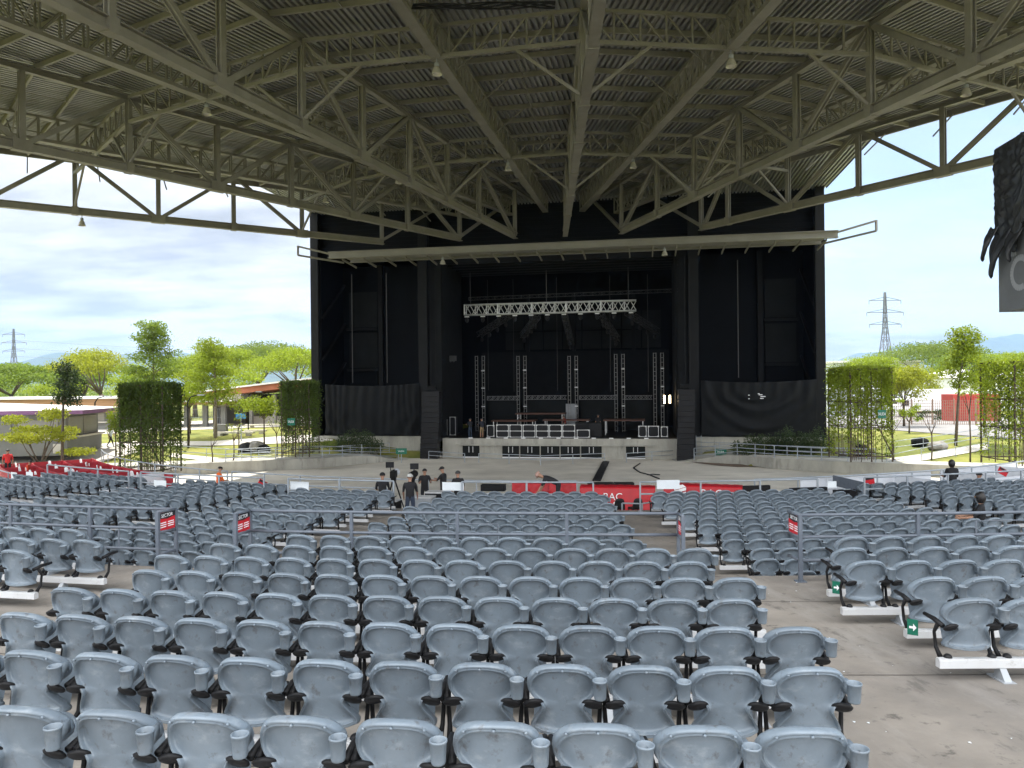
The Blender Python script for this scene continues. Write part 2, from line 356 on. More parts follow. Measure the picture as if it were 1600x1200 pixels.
for i, (xr, n) in enumerate(((-6.70, 3), (-6.30, 5), (-7.25, 5))):
    row('left block above the railing', RN[i], R1[i+5], z1(R1[i+5]), lat(xr, R1[i+5]), n, -1, 'right', True)
B2 = [('middle block below the railing', -2.40, -8.85, -1, 'right', -1, 9), ('right block below the railing', -.22, 7.35, 1, 'left', -3, 9), ('left block below the railing', -11.1, -15.6, -1, 'right', -2, 9),
      ('far left block below the railing', -17.3, -22.9, -1, 'right', -1, 10), ('outermost left block', -26.3, -33, -1, 'right', 3, 10), ('far right block below the railing', 9.75, 17, 1, 'left', -2, 10)]
for name, a0, a1, st, side, k0, k1 in B2:
    for i, k in enumerate(range(k0, k1+1)):
        r = 56.6-1.05*k; off = (.27 if k % 2 else 0)/r; n = int((abs(rd(a1-a0))-off)*r/PITCH)+1
        row(name, RN[i], r, z2(r), rd(a0)+st*off, n, st, side, False)
seats.sort(key=lambda s: s[0])
def make_seat(p, a, label, block):
    t = thing('stadium_seat', p, label, 'seat', 'grey plastic seats of the amphitheatre', a)
    for nme, me in (('backrest', ME_BACK), ('seat_pan', ME_PAN), ('cup_holder', ME_CUP), ('armrest', ME_ARM[0]), ('armrest', ME_ARM[1])): link(nme, me, t, local=True)
    return t
proto = None
for d, p, a, lab, blk in seats[:300]:
    if proto is None: proto = t = make_seat(p, a, lab, blk)
    else:
        t = copy_tree(proto); t['label'] = lab
    t.location = p; t.rotation_euler = (0, 0, a+RND.uniform(-.012, .012))
LOW = [(.6, 0), (.82, .003), (.86, .033), (.96, .042), (1.0, .018), (1.0, -.055)]
lo = MB(); b_ = seat_back(LOW, 2); lo.add(b_.v, b_.f); lo.grid(panf, 4, 4); lo.grid(lambda u, v: panf(1-u, v)+V((0, .05*(1-abs(u*2-1)**6)*(1-abs(v*2-1)**8), 0)), 4, 4)
lo.lathe([(.03, -.11), (.045, 0), (.05, .012), (.04, .0), (0, -.06)], (.248, -.085, .672), 8); nf = len(lo.f)
for s in (-1, 1): lo.tube([(s*.24, .08, .155), (s*.248, .08, .50)], .024, 5); lo.ell((s*.206, -.012, .492), (.078, .05, .025), 8, 4); lo.tube([(s*.252, .05, .5), (s*.256, .3, .52)], .02, 5)
mb = MB()
for d, p, a, lab, blk in seats[300:]:
    a += RND.uniform(-.02, .02); c, s = cos(a), sin(a)
    o = len(mb.v); mb.v += [(p.x+x*c-y*s, p.y+x*s+y*c, p.z+z) for x, y, z in lo.v]; mb.f += [tuple(i+o for i in f) for f in lo.f]; mb.mi += [0]*nf+[1]*(len(lo.f)-nf)
tag(mb.build('far_seats', [M['seat'], M['black_plastic']], smooth=True), 'rows of far grey plastic seats near the front rail', 'seats', kind='stuff')
for a0, a1, r, z, rn, blk, legs in beams:
    t = thing('seat_beam', pol((a0+a1)/2, r, z), 'silver beam carrying the %s of seats in the %s' % (rn, blk), 'beam', 'aluminium beams under the seat rows')
    m = MB(); zz_ = z
    arc(m, a0, a1, r-.045, r+.03, z+.115, z+.185); arc(m, a0, a1, r-.035, r+.02, z+.186, z+.2); m.build('rail', M['alu'], t)
    n = max(1, int((a1-a0)*r/1.1))
    if legs:
        for i in range(n):
            a = lerp(a0, a1, (i+.5)/n); p = pol(a, r, z); m = MB()
            R_ = Matrix.Translation(p) @ Matrix.Rotation(a, 4, 'Z')
            m.add([R_ @ V(q) for q in ((-.035, -.11, .0), (.035, -.11, 0), (.035, .06, 0), (-.035, .06, 0), (-.03, -.02, .114), (.03, -.02, .114), (.03, .05, .114), (-.03, .05, .114))], [(0, 1, 5, 4), (1, 2, 6, 5), (2, 3, 7, 6), (3, 0, 4, 7), (4, 5, 6, 7)])
            m.box((p.x, p.y, z+.006), (.12, .26, .012), a); m.build('leg', M['bracket'], t)
# exit markers on the aisle ends
for px, py, d in ((1307, 918, 9.8), (1426, 980, 7.75)):
    p = at(px, py, d); a = ang(p.x, p.y); m = MB(); R_ = Matrix.Translation(p) @ Matrix.Rotation(a-.55, 4, 'Z')
    m.box((0, 0, 0), (.10, .012, .16), M=R_); m.m = 1
    m.add([R_ @ V(q) for q in ((-.032, -.0075, .012), (.005, -.0075, .012), (.005, -.0075, .04), (.036, -.0075, 0), (.005, -.0075, -.04), (.005, -.0075, -.012), (-.032, -.0075, -.012))], [(0, 6, 5, 1), (2, 4, 3)])
    tag(m.build('exit_marker', [M['sign_green'], M['sign_white']]), 'small green arrow plate on the %s end of a seat row by the aisle' % ('nearer' if d < 9 else 'farther'), 'sign', 'green arrow plates on seat row ends')

# ------------------------------------------------------------------ railings
def text_mesh(s, size, ext=.001, align='CENTER'):
    c = D.curves.new('text', 'FONT'); c.body = s; c.size = size; c.extrude = ext; c.align_x = align; c.align_y = 'CENTER'; o = D.objects.new('text', c); COL.objects.link(o)
    bpy.context.view_layer.update(); me = D.meshes.new_from_object(o.evaluated_get(bpy.context.evaluated_depsgraph_get())); D.objects.remove(o); D.curves.remove(c); return me
def text(name, s, size, Mx, material, parent=None, ext=.001):
    me = text_mesh(s, size, ext); me.transform(Mx); me.materials.append(material); return link(name, me, parent)
def railing(label, pts, zf, hts, posts, r=.024, mt='rail', pr=.03, group=None, name='railing', cat='railing'):
    """pts: plan points; zf(p): floor height; hts: heights of the bars; posts: parameters along the line in metres"""
    P = [V((p[0], p[1], 0)) for p in pts]; Ls = [0]
    for a, b in zip(P, P[1:]): Ls.append(Ls[-1]+(b-a).length)
    def pos(s):
        for i in range(len(P)-1):
            if s <= Ls[i+1]+1e-6: return P[i].lerp(P[i+1], (s-Ls[i])/(Ls[i+1]-Ls[i]))
        return P[-1].copy()
    b0 = P[0].copy(); b0.z = zf(P[0]); t = thing(name, b0, label, cat, group)
    for h in hts:
        m = MB(); m.tube([V((p.x, p.y, zf(p)+h)) for p in P], r, 8); m.build('bar', M[mt], t, True)
    n = max(1, round(Ls[-1]/posts))
    for i in range(n+1):
        p = pos(Ls[-1]*i/n); m = MB(); z = zf(p); m.box((p.x, p.y, z+max(hts)/2), (pr*1.7, pr*1.7, max(hts)-.01), ang(p.x, p.y)); m.box((p.x, p.y, z+.008), (.15, .15, .016), ang(p.x, p.y)); m.build('post', M[mt], t)
    return t
def pa(a0, a1, r, n=8): return [pol(rd(lerp(a0, a1, i/n)), r) for i in range(n+1)]
zf1 = lambda p: z1(hypot(p.x-PX, p.y-PY)); zf2 = lambda p: z2(hypot(p.x-PX, p.y-PY))
HT3 = (1.03, .69, .33)
railing('long grey railing at the terrace edge, left of the left aisle', pa(-26, -10.15, 60.62, 14), zf1, HT3, 1.75, .026)
railing('grey railing along the terrace edge in front of the middle seats', pa(-8.85, -2.15, 60.62), zf1, HT3, 1.75, .026)
railing('long grey railing at the terrace edge, right of the right aisle', pa(-.45, 15, 60.95, 12), zf1, HT3, 1.75, .026)
def gate(a, r0, r1, face, label):                    # return panel with the section sign at a railing end
    A_, B_ = pol(rd(a), r0), pol(rd(a), r1); z = z1(r1); t = thing('railing_sign', V((B_.x, B_.y, z)), label, 'sign', 'section signs at the railing ends')
    m = MB(); m.box((B_.x, B_.y, z+.515), (.055, .055, 1.03), rd(a)); m.build('post', M['rail'], t)
    m = MB()
    for h in (1.03, .69, .33): m.tube([(A_.x, A_.y, z1(r0)+h), (B_.x, B_.y, z+h)], .024)
    m.build('bar', M['rail'], t, True)
    mid = (A_+B_)/2; mid.z = (z1(r0)+z)/2+.86; dx = (A_-B_).normalized() if face > 0 else (B_-A_).normalized()
    nrm = V((0, 0, 1)).cross(dx)*-1; w = (A_-B_).length-.05
    R_ = Matrix.Translation(mid) @ Matrix((( dx.x, 0, nrm.x, 0), (dx.y, 0, nrm.y, 0), (0, 1, 0, 0), (0, 0, 0, 1)))
    m = MB(); m.box((0, 0, -.004), (w, .30, .012), M=R_); b = m.build('sign_panel', M['sign_red'], t)
    m = MB(); m.add([R_ @ V(q) for q in ((-w/2, .15, .0025), (w/2, .15, .0025), (w/2, .06, .0025), (0, .035, .0025), (-w/2, .06, .0025))], [(0, 4, 3, 2, 1)]); m.build('sign_header', M['sign_black'], t)
    text('lettering', 'SECTOR', .082, R_ @ Matrix.Translation((0, .095, .004)), M['sign_white'], t)
    m = MB()
    for i in (-1, 1):
        for k in range(3): m.box((i*w*.24, -.02-.035*k, .003), (w*(.40-.04*((k+i) % 2)), .016, .002), M=R_)
    m.build('small_print', M['sign_white'], t)
gate(-10.15, 60.62, 61.1, 1, 'red and black sign on the end of the left railing')
gate(-8.85, 60.62, 61.1, 1, 'red and black sign on the left end of the middle railing')
gate(-2.15, 60.62, 61.02, -1, 'red and black sign on the right end of the middle railing')
gate(-.45, 60.45, 60.95, -1, 'red and black sign on the left end of the right railing')
for px, py, d, w, lab in ((700, 818, 14.6, .98, 'middle'), (137, 821, 15.4, .75, 'left'), (1525, 814, 13.6, 1.1, 'right')):   # thin hoops behind the railing
    p = at(px, py, d); a = ang(p.x, p.y); q = p+V((cos(a), sin(a), 0))*w; m = MB(); z0 = zf2(p)
    m.tube([(p.x, p.y, z0), p, (q.x, q.y, p.z), (q.x, q.y, z0)], .016, 6)
    tag(m.build('hoop_rail', M['rail'], smooth=True), 'thin dark hoop handrail among the seats behind the %s railing' % lab, 'handrail', 'hoop handrails')
# front rail of the lower terrace, one length per block
for a0, a1, lab in ((-34, -26.5, 'outermost left block'), (-25.6, -17.9, 'far left block'), (-16.6, -11.4, 'left block'), (-8.3, -2.6, 'middle block'), (-.6, 7.2, 'right block'), (9.4, 20, 'far right block')):
    railing('grey railing in front of the lowest seats of the %s' % lab, pa(a0, a1, 46.5, 7), zf2, (1.02, .6), 1.9, .03, 'rail_light', group=None)
for px, py, d, w, h in ((468, 759, 28.0, 31, 13), (708, 760, 26.6, 33, 13), (1044, 757, 25.8, 34, 14), (250, 756, 29.5, 25, 11), (22, 743, 33.8, 20, 10), (46, 743, 33.4, 21, 11), (1300, 757, 25.4, 14, 10)):
    p = at(px, py, d); a = ang(p.x, p.y); m = MB(); s = d/F
    m.box(p, (w*s*1.05, .012, h*s), a); tag(m.build('paper_notice', M['paper']), 'pale notice on the front rail %s' % {468: 'left of the camera crew', 708: 'right of the camera crew', 1044: 'above the red banners', 250: 'in front of the white box walls at left', 22: 'at the far left, outer sheet', 46: 'at the far left, inner sheet', 1300: 'near the right aisle'}[px], 'notice', 'pale notices on the front rail')

m = MB(); R = random.Random(4)                       # paper scraps and grit on the bare terrace
for i in range(160):
    a, r = rd(R.uniform(-3.2, 9)), R.uniform(61, 70); p = pol(a, r); p.z = z1(r)+.006; q = R.uniform(.004, .016); b = R.uniform(0, 3); m.quad(*[p+V((q*cos(b+k*pi/2)*R.uniform(.5, 1.2), q*sin(b+k*pi/2), .004*(k % 2))) for k in range(4)])
tag(m.build('litter', M['paper']), 'tiny pale scraps scattered on the concrete aisle', kind='stuff')
# ------------------------------------------------------------------ the canopy roof: six radial trusses, ring trusses, joists, purlins and a ribbed deck
ZB, ZT, ZR = ZC+12, ZC+15.85, ZC+14.5               # bottom chord, top chord, ring and joist bottom
RA = [rd(-57.6+18.4*k) for k in range(6)]; HALFB = rd(9.2)
RIN, ROUT = 8.0, 63.8
sa = rd(-10); SE = V((cos(sa), sin(sa), 0)); SN = V((-sin(sa), cos(sa), 0)); SO = V((5, 67, 0))    # stage axes: along the front, away from the audience
def st(s, t, z=0): return SO+SE*s+SN*t+V((0, 0, z))
CW = SO+SN*-7.0                                      # the eave beam stands seven metres in front of the stage house
def eave_r(a):                                       # radius at which a radial line meets the eave beam
    d = V((sin(a), -cos(a), 0)); p = V((PX, PY, 0)); return (CW-p).dot(SN)/d.dot(SN)
roof = thing('canopy_roof', (PX, PY, 0), 'wide fan shaped steel canopy roof with ribbed metal sheets over the seats', 'roof')
for k, a in enumerate(RA):
    re_ = eave_r(a); tr = thing('radial_truss', (0, 0, 0), None, None); tr.parent = roof; tr.location = -roof.location
    def part(nm, mb): return link(nm, mb.mesh(nm, M['steel']), tr, local=True)
    m = MB(); m.ibeam(pol(a, re_, ZB), pol(a, ROUT, ZB), .40, .48); part('bottom_chord', m)
    m = MB(); m.ibeam(pol(a, RIN if k in (2, 3) else max(RIN, re_-9), ZT), pol(a, ROUT, ZT), .30, .34); part('top_chord', m)
    nodes = [20.1+5.15*i for i in range(9)]
    nodes = [r for r in nodes if r > re_+2]; kinds = {r: (round((r-20.1)/5.15) % 2) for r in nodes}    # 1: braces meet at the bottom
    for r in nodes:
        m = MB(); m.ibeam(pol(a, r, ZB+.2), pol(a, r, ZT-.15), .28, .28, up=(cos(a), sin(a), 0)); part('post', m)
        m = MB(); m.box(pol(a, r, ZB), (.46, .9 if kinds[r] else .4, .56), a); part('gusset', m)
    pr = [re_+.4]+nodes; kk = [1]+[kinds[r] for r in nodes]
    if kk[1] == 1: pr = nodes; kk = kk[1:]
    for i in range(len(pr)-1):
        p, q = pol(a, pr[i], ZB if kk[i] else ZT), pol(a, pr[i+1], ZB if kk[i+1] else ZT)
        if kk[i] == kk[i+1]: continue
        m = MB(); d = (q-p).normalized(); m.ibeam(p+d*.3, q-d*.3, .24, .26, up=(cos(a), sin(a), 0)); part('brace', m)
    b0 = pol(a, re_, ZB); m = MB(); m.ibeam(pol(a, re_+.15, ZB), pol(a, re_+.15, ZT), .26, .26, up=(cos(a), sin(a), 0)); part('post', m)
    if re_-6 > RIN-1:
        p, q = b0+V((0, 0, .2)), pol(a, re_-5.5, ZT-.15); m = MB(); m.ibeam(p, q, .22, .24, up=(cos(a), sin(a), 0)); part('brace', m)
def lattice(m, p, q, step=1.1, w=.18, web=.085, h=ZT-ZR, dbl=0):   # flat lattice girder between two points at ring height
    d = V(q)-V(p); n = max(2, round(d.length/step)); u = V((0, 0, h)); sd = d.cross(u).normalized()
    m.bar(p, q, w+dbl, .17); m.bar(V(p)+u, V(q)+u, w+dbl, .15)
    for o in ((-dbl/2, dbl/2) if dbl else (0,)):
        for i in range(n+1):
            b = V(p)+d*(i/n)+sd*o; m.bar(b+V((0, 0, .08)), b+u-V((0, 0, .07)), web, up=d)
            if i < n:
                e = V(p)+d*((i+1)/n)+sd*o
                if (i < n/2): m.bar(b+u, e, web*.8, up=sd)
                else: m.bar(b, e+u, web*.8, up=sd)
    return m
RINGS_R = (25.3, 40.75, 56.2)
for r in RINGS_R:
    for k in range(5):
        m = MB(); p, q = pol(RA[k], r, ZR), pol(RA[k+1], r, ZR); d = (q-p).normalized(); lattice(m, p+d*.15, q-d*.15, 1.12); m.build('ring_truss', M['steel'], roof)
        m = MB()                                     # knee braces from the ring truss down to the radial trusses
        for b, s in ((p, 1), (q, -1)): m.bar(b+d*s*3.0, V((b.x, b.y, ZB+.2))+d*s*.1, .12)
        mid = (p+q)/2; m.build('knee_brace', M['steel'], roof)
for k in range(5):
    am = (RA[k]+RA[k+1])/2; c = cos(HALFB)
    u = [9.5]+[r*c for r in RINGS_R]+[ROUT*c]
    for a_, b_ in zip(u, u[1:]):
        m = MB(); lattice(m, pol(am, a_+.12, ZR), pol(am, b_-.12, ZR), 1.03, .14, .085, dbl=.34)
        m.build('lattice_joist', M['steel'], roof)
    m = MB(); d = V((sin(am), -cos(am), 0)); sd = V((cos(am), sin(am), 0)); n_p = 0; far = MB()
    for i in range(-5, 20):                          # purlins, straight across each bay
        uu = (25.3+i*2.214)*c
        if uu < 8 or uu > ROUT*c or i in (0, 7, 14): continue
        w = uu*tan(HALFB); z = ZT+.22; p0 = V((PX, PY, z))+d*uu
        lo_, hi_ = -w+(.0 if k else -2.4), w+(0 if k < 4 else 2.4)
        mb = MB() if i < 12 else far; mb.bar(p0+sd*(lo_+.02), p0+sd*(hi_-.02), .12, .26)
        if i < 12: mb.build('purlin', M['steel'], roof)
        for s in (-.5, .5):                          # sag rods and fly braces
            if i < 12 and i % 7: m.bar(p0+sd*w*s-V((0, 0, .1)), p0+sd*w*s+d*2.18*c-V((0, 0, .1)), .05)
    for i in (2, 4, 6, 9, 11):
        uu = (25.3+i*2.214)*c
        if uu < ROUT*c-2:
            for s in (-1, 1): m.bar(V((PX, PY, ZR+.05))+d*uu, V((PX, PY, ZT+.1))+d*uu+sd*s*1.9, .06)
    m.build('fly_brace', M['steel'], roof)
    if far.v: tag(far.build('purlin', M['steel'], roof), kind='stuff')
    m = MB(); per = .30; u1 = ROUT*c+.5; wm = u1*tan(HALFB); lo_, hi_ = -wm-(2.8 if k == 0 else 0), wm+(2.8 if k == 4 else 0); x = lo_; zd = ZT+.38
    prof = ((0, 0), (.13, 0), (.145, .15), (.285, .15), (.30, 0))
    while x < hi_:
        for (x0, h0), (x1, h1) in zip(prof, prof[1:]):
            a_, b_ = max(lo_, x+x0), min(hi_, x+x1)
            if b_ <= a_: continue
            def us(w_):
                e = abs(w_)
                if k == 0 and w_ < 0 or k == 4 and w_ > 0: e = max(0, e-2.8)
                return max(8.2, e/tan(HALFB))
            b0 = V((PX, PY, zd)); q = [(a_, us(a_), h0), (b_, us(b_), h1), (b_, u1, h1), (a_, u1, h0)]
            if q[0][1] >= u1 and q[1][1] >= u1: continue
            m.quad(*[b0+d*uu+sd*w_+V((0, 0, hh)) for w_, uu, hh in q])
        x += per
    m.build('roof_sheet', M['deck'], roof)
# edge channels along both sides of the roof
for k, s in ((0, -1), (5, 1)):
    a = RA[k]; off = V((cos(a), sin(a), 0))*s*2.5; m = MB(); m.bar(pol(a, 12, ZT+.25)+off, pol(a, ROUT, ZT+.25)+off, .14, .42)
    for i in range(12): m.bar(pol(a, 14+i*4.2, ZB+2.2), pol(a, 14+i*4.2, ZT+.15)+off, .07)
    m.build('edge_channel', M['steel'], roof)
m = MB(); x = -24.3                                  # deck infill between the fan and the stage house
while x < 22.2:
    ln = -7-10*sm(-12, -20, x) if x < 0 else -7-8.5*sm(10, 17, x)
    for (x0, h0), (x1, h1) in zip(prof, prof[1:]):
        q = [st(x+x0, ln, ZT+.58+h0), st(x+x1, ln, ZT+.58+h1), st(x+x1, .83, ZT+.58+h1), st(x+x0, .83, ZT+.58+h0)]; m.quad(*q)
    x += per
m.build('roof_sheet', M['deck'], roof)
for a in RA[1:5]: m = MB(); m.bar(pol(a, 8.5, ZT+.62), pol(a, ROUT, ZT+.62), .9, .06); m.build('sun_gap_cover', M['deck'], roof)  # strips added above the bay seams to block slits of sunlight
# eave beam and drip ledge in front of the stage house
def cw(s, t, z): return CW+SE*s+SN*t+V((0, 0, z))
ev = thing('eave_walkway', cw(2, 0, ZC+10.9), 'long pale steel eave ledge with brackets under the front ends of the trusses', 'walkway')
m = MB(); m.ibeam(cw(-19.5, 0, ZC+11.05), cw(21.2, 0, ZC+11.05), .5, .55); m.build('front_beam', M['steel_pale'], ev)
m = MB(); m.ibeam(cw(-18.5, 2.3, ZC+10.95), cw(20.5, 2.3, ZC+10.95), .35, .4); m.build('rear_beam', M['steel_pale'], ev)
m = MB(); m.box(cw(1, 1.2, ZC+10.98), (39, 1.8, .05), sa); m.build('floor_plate', M['steel_pale'], ev)
for i in range(22): m = MB(); m.bar(cw(-18.4+i*1.85, .25, ZC+10.72), cw(-18.4+i*1.85, 3.4, ZC+10.5), .09, .16); m.build('bracket', M['steel'], ev)
for s, e in ((-19.5, -1), (21.2, 1)):                # cantilever frames at both ends
    m = MB(); m.bar(cw(s, 0, ZC+11.2), cw(s+e*2.6, -.4, ZC+11.85), .14); m.bar(cw(s+e*2.6, -.4, ZC+11.9), cw(s+e*2.6, -.4, ZC+11.1), .14); m.bar(cw(s+e*2.6, -.4, ZC+11.1), cw(s-e*.6, 1.8, ZC+10.7), .14); m.build('end_frame', M['steel'], ev)
# bell floodlights
glass = mat('bell glass', (.55, .53, .45), .25, .3)
fl = thing('bell_floodlight', (0, 0, 0), 'bell floodlight', 'floodlight', 'bell floodlights hung under the roof')
m = MB(); m.tube([(0, 0, 0), (0, 0, -.28)], .03, 6); m.lathe([(0, -.24), (.12, -.26), (.15, -.32), (.15, -.46), (.10, -.5)], (0, 0, 0), 14); m.build('housing', M['bracket'], fl, True)
m = MB(); m.lathe([(.12, -.5), (.19, -.55), (.28, -.78), (.33, -.98), (.34, -1.0), (.32, -.98), (.26, -.76), (.15, -.55)], (0, 0, 0), 20); m.build('bell', glass, fl, True)
m = MB(); m.lathe([(0, -.55), (.06, -.58), (.09, -.72), (.05, -.84), (0, -.86)], (0, 0, 0), 10); m.build('bulb', M['white'], fl, True)
for ch in fl.children: ch.location = (0, 0, 0)
names = ('far left', 'left', 'middle', 'right', 'far right'); k0 = True
spots = []; fl.scale = (.72, .72, .72)
for k in range(5):
    am = (RA[k]+RA[k+1])/2
    for r, nm in ((25.3, 'inner'), (40.75, 'middle')): spots.append((pol(am, r*cos(HALFB), ZR-.08), 'in the %s bay at the %s ring truss' % (names[k], nm)))
spots.append((pol(RA[0], 40.3, ZB-.24), 'under the outer left truss'))
for s, nm in ((-9.6, 'left'), (8.4, 'right')): spots.append((cw(s, .2, ZC+10.7), 'under the %s half of the eave ledge' % nm))
for p, nm in spots:
    o = fl if k0 else copy_tree(fl); k0 = False; o.location = p; o['label'] = 'bell floodlight hanging '+nm
# the cable run near the middle
m = MB(); p = pol(rd(-20.8+9.2), 44, ZR+.35)
for j in range(5): m.tube([p+V((i*.75-.2, j*.09+.05*sin(i*1.3+j), .12*sin(i*.9+j)+.05*j)) for i in range(9)], .035, 5)
tag(m.build('cable_bundle', M['black_plastic'], smooth=True), 'black cable bundle tied across a lattice joist under the roof', 'cables')
# ------------------------------------------------------------------ stage house
ZS = 1.72                                            # stage floor
hs = thing('stage_house', st(-1, 8), 'tall black clad stage house with open front bays and steel columns', 'stage house')
def wallbox(m, s0, s1, t0, t1, z0, z1): m.box((st((s0+s1)/2, (t0+t1)/2).x, st((s0+s1)/2, (t0+t1)/2).y, (z0+z1)/2), (abs(s1-s0), abs(t1-t0), abs(z1-z0)), sa); return m
SL, SR, PL, PR_, TB, TOP = -24.2, 21.6, -13.4, 11.0, 20.0, 24.3
for q in (SL-.25, SR): m = MB(); wallbox(m, q, q+.25, 1, TB, 0, TOP); m.build('side_wall', M['black_wall'], hs)
m = MB(); wallbox(m, SL, SR, TB, TB+.3, 0, TOP); m.build('rear_wall', M['black_wall'], hs)
m = MB(); wallbox(m, SL-.3, SR+.3, .4, TB+.3, TOP, TOP+.3); m.build('roof', M['black_wall'], hs)
m = MB(); wallbox(m, SL+.05, SR-.05, .9, 1.1, 18.9, TOP-.02)
for i in range(13): wallbox(m, SL+.06, SR-.06, .84, .899, 19.0+i*.4, 19.06+i*.4)
m.build('header_wall', M['black_wall'], hs)
for s, w, nm in ((SL+.15, .75, 0), (SR-.15, .75, 0), (PL, .85, 0), (PR_, .85, 0)):
    m = MB(); c = st(s, .3); m.box((c.x, c.y, TOP/2), (w*.14, .7, TOP-.04), sa)
    for t in (-.33, .33): q = st(s, .3+t); m.box((q.x, q.y, TOP/2), (w, .09, TOP-.02), sa)
    m.build('column', M['black_steel'], hs)
for s0, s1, t in ((PL+.5, PL+1.6, .5), (PR_-1.3, PR_-.5, .5)):
    m = MB(); wallbox(m, s0, s1, t, t+.2, ZS, 18.85); m.build('leg_panel', M['black_cloth'], hs)
for s0, s1 in ((PL+1.3, PL+1.5), (PR_-1.5, PR_-1.3)):      # returns beside the stage
    m = MB(); wallbox(m, s0, s1, 1.2, 9, ZS, 18.85); m.build('wing_wall', M['black_cloth'], hs)
for s0, s1, e in ((SL+.1, PL-.5, -1), (PR_+.5, SR-.1, 1)):  # bays at the sides: back wall, posts, bracing
    m = MB(); wallbox(m, s0, s1, 7.0, 7.15, 1.9, 18.85); m.build('bay_wall', M['black_wall'], hs)
    post = lerp(s0, s1, .42 if e < 0 else .60); m = MB(); wallbox(m, post-.22, post+.22, 6.3, 6.8, 1.9, 18.85); m.build('bay_post', M['black_steel'], hs)
    p0, p1 = (s0+.6, post-.4) if e < 0 else (post+.4, s1-.6)
    for j, z in enumerate((4, 8.2, 12.4)):
        m = MB(); wallbox(m, p0+.1, p1-.1, 6.85, 6.95, z+.25, z+3.85); m.build('bay_panel', M['grey_panel'] if j else M['black_wall'], hs)
        m = MB(); m.bar(st(p0, 6.4, z), st(p1, 6.4, z), .25); m.build('bay_girt', M['black_steel'], hs)
    sw = s0+.1 if e < 0 else s1-.1
    for j in range(3):
        m = MB(); m.bar(st(sw-e*.25, .9, 5+j*4), st(sw-e*.25, 6.6, 9+j*4), .2); m.build('wall_brace', M['black_steel'], hs)
    m = MB(); wallbox(m, s0, s1, .15, 7, 1.5, 1.9); m.build('bay_floor', M['stage_floor'], hs)
    m = MB(); wallbox(m, s0-.4*(e > 0), s1+.4*(e < 0), -.1, .14, 0, 1.86); wallbox(m, s0-.4*(e > 0)+.02, s1+.4*(e < 0)-.02, -.125, -.101, .86, .9); m.build('base_wall', M['wall_concrete'], hs)
m = MB(); wallbox(m, PL+.5, PR_-.5, 1.2, 12, 18.6, 18.8)
for i in range(6): wallbox(m, PL+1, PR_-1, 2+i*1.6, 2.2+i*1.6, 18.0, 18.58)
m.build('gridiron', M['black_steel'], hs)
m = MB(); wallbox(m, PL+1.5, PR_-1.5, 18.6, 18.75, ZS, 10.3); m.build('back_drape', M['black_cloth'], hs)
for i in range(8):
    for j in range(2): m = MB(); s = -9.2+i*2.25; wallbox(m, s, s+2.1, 19.3, 19.5, 10.6+j*2.2, 12.6+j*2.2); m.build('back_wall_panel', M['grey_panel'], hs)
for s in (-6.5, -1.2, 5.6): m = MB(); wallbox(m, s-.2, s+.2, 18.9, 19.2, ZS, 17); m.build('back_post', M['black_steel'], hs)
# stage and apron
sg = thing('stage', st(-1, 2), 'concrete stage apron with black roll doors and a dark deck', 'stage')
A0, A1 = -11.3, 10.0
m = MB(); wallbox(m, PL+.45, PR_-.45, 0, 18.5, ZS-.3, ZS); m.build('deck', M['stage_floor'], sg)
m = MB(); wallbox(m, A0, A1, -1.2, -.9, 0, ZS+.02); wallbox(m, A0, A0+.3, -.89, .2, 0, ZS); wallbox(m, A1-.3, A1, -.89, .2, 0, ZS); m.build('apron_wall', M['wall_concrete'], sg)
m = MB(); wallbox(m, A0+.31, A1-.31, -.89, -.01, ZS-.25, ZS-.01); m.build('apron_deck', M['stage_floor'], sg)
m = MB(); wallbox(m, A0+1.3, A1-2.4, -1.55, -1.21, 1.12, 1.2); m.build('apron_ledge', M['wall_concrete'], sg)
def s_of(u, t=-1.2):                                 # stage coordinate of a photo column on the plane t
    x, _ = ray(u, 690); b = SO+SN*t; return (x*b.y-b.x)/(SE.x-x*SE.y)
doors = [(723, 749), (785, 811), (813, 843), (845, 874), (876, 906), (908, 940), (978, 1008)]
for u0, u1 in doors:
    s0, s1 = s_of(u0), s_of(u1); m = MB(); wallbox(m, s0, s1, -1.26, -1.201, .12, 1.1); d = m.build('door', M['grey_panel'], sg)
    m = MB(); c = (s0+s1)/2
    for q in (-.18, .18): wallbox(m, c+q-.03, c+q+.03, -1.31, -1.262, .5, 1.02)
    m.build('handle', M['alu'], d).location = (0, 0, 0)
    m = MB(); wallbox(m, s0, s1, -1.30, -1.20, .02, .115); m.build('white_sill', M['white'], sg)
for i in range(11):
    s = s_of(735+i*27.5); m = MB(); wallbox(m, s-.18, s+.18, -1.16, -1.0, ZS+.022, ZS+.1); tag(m.build('floor_lightbar', M['white']), 'white footlight bar on the stage edge, %s from the left' % ORD[i+1], 'footlight', 'footlights along the stage edge')
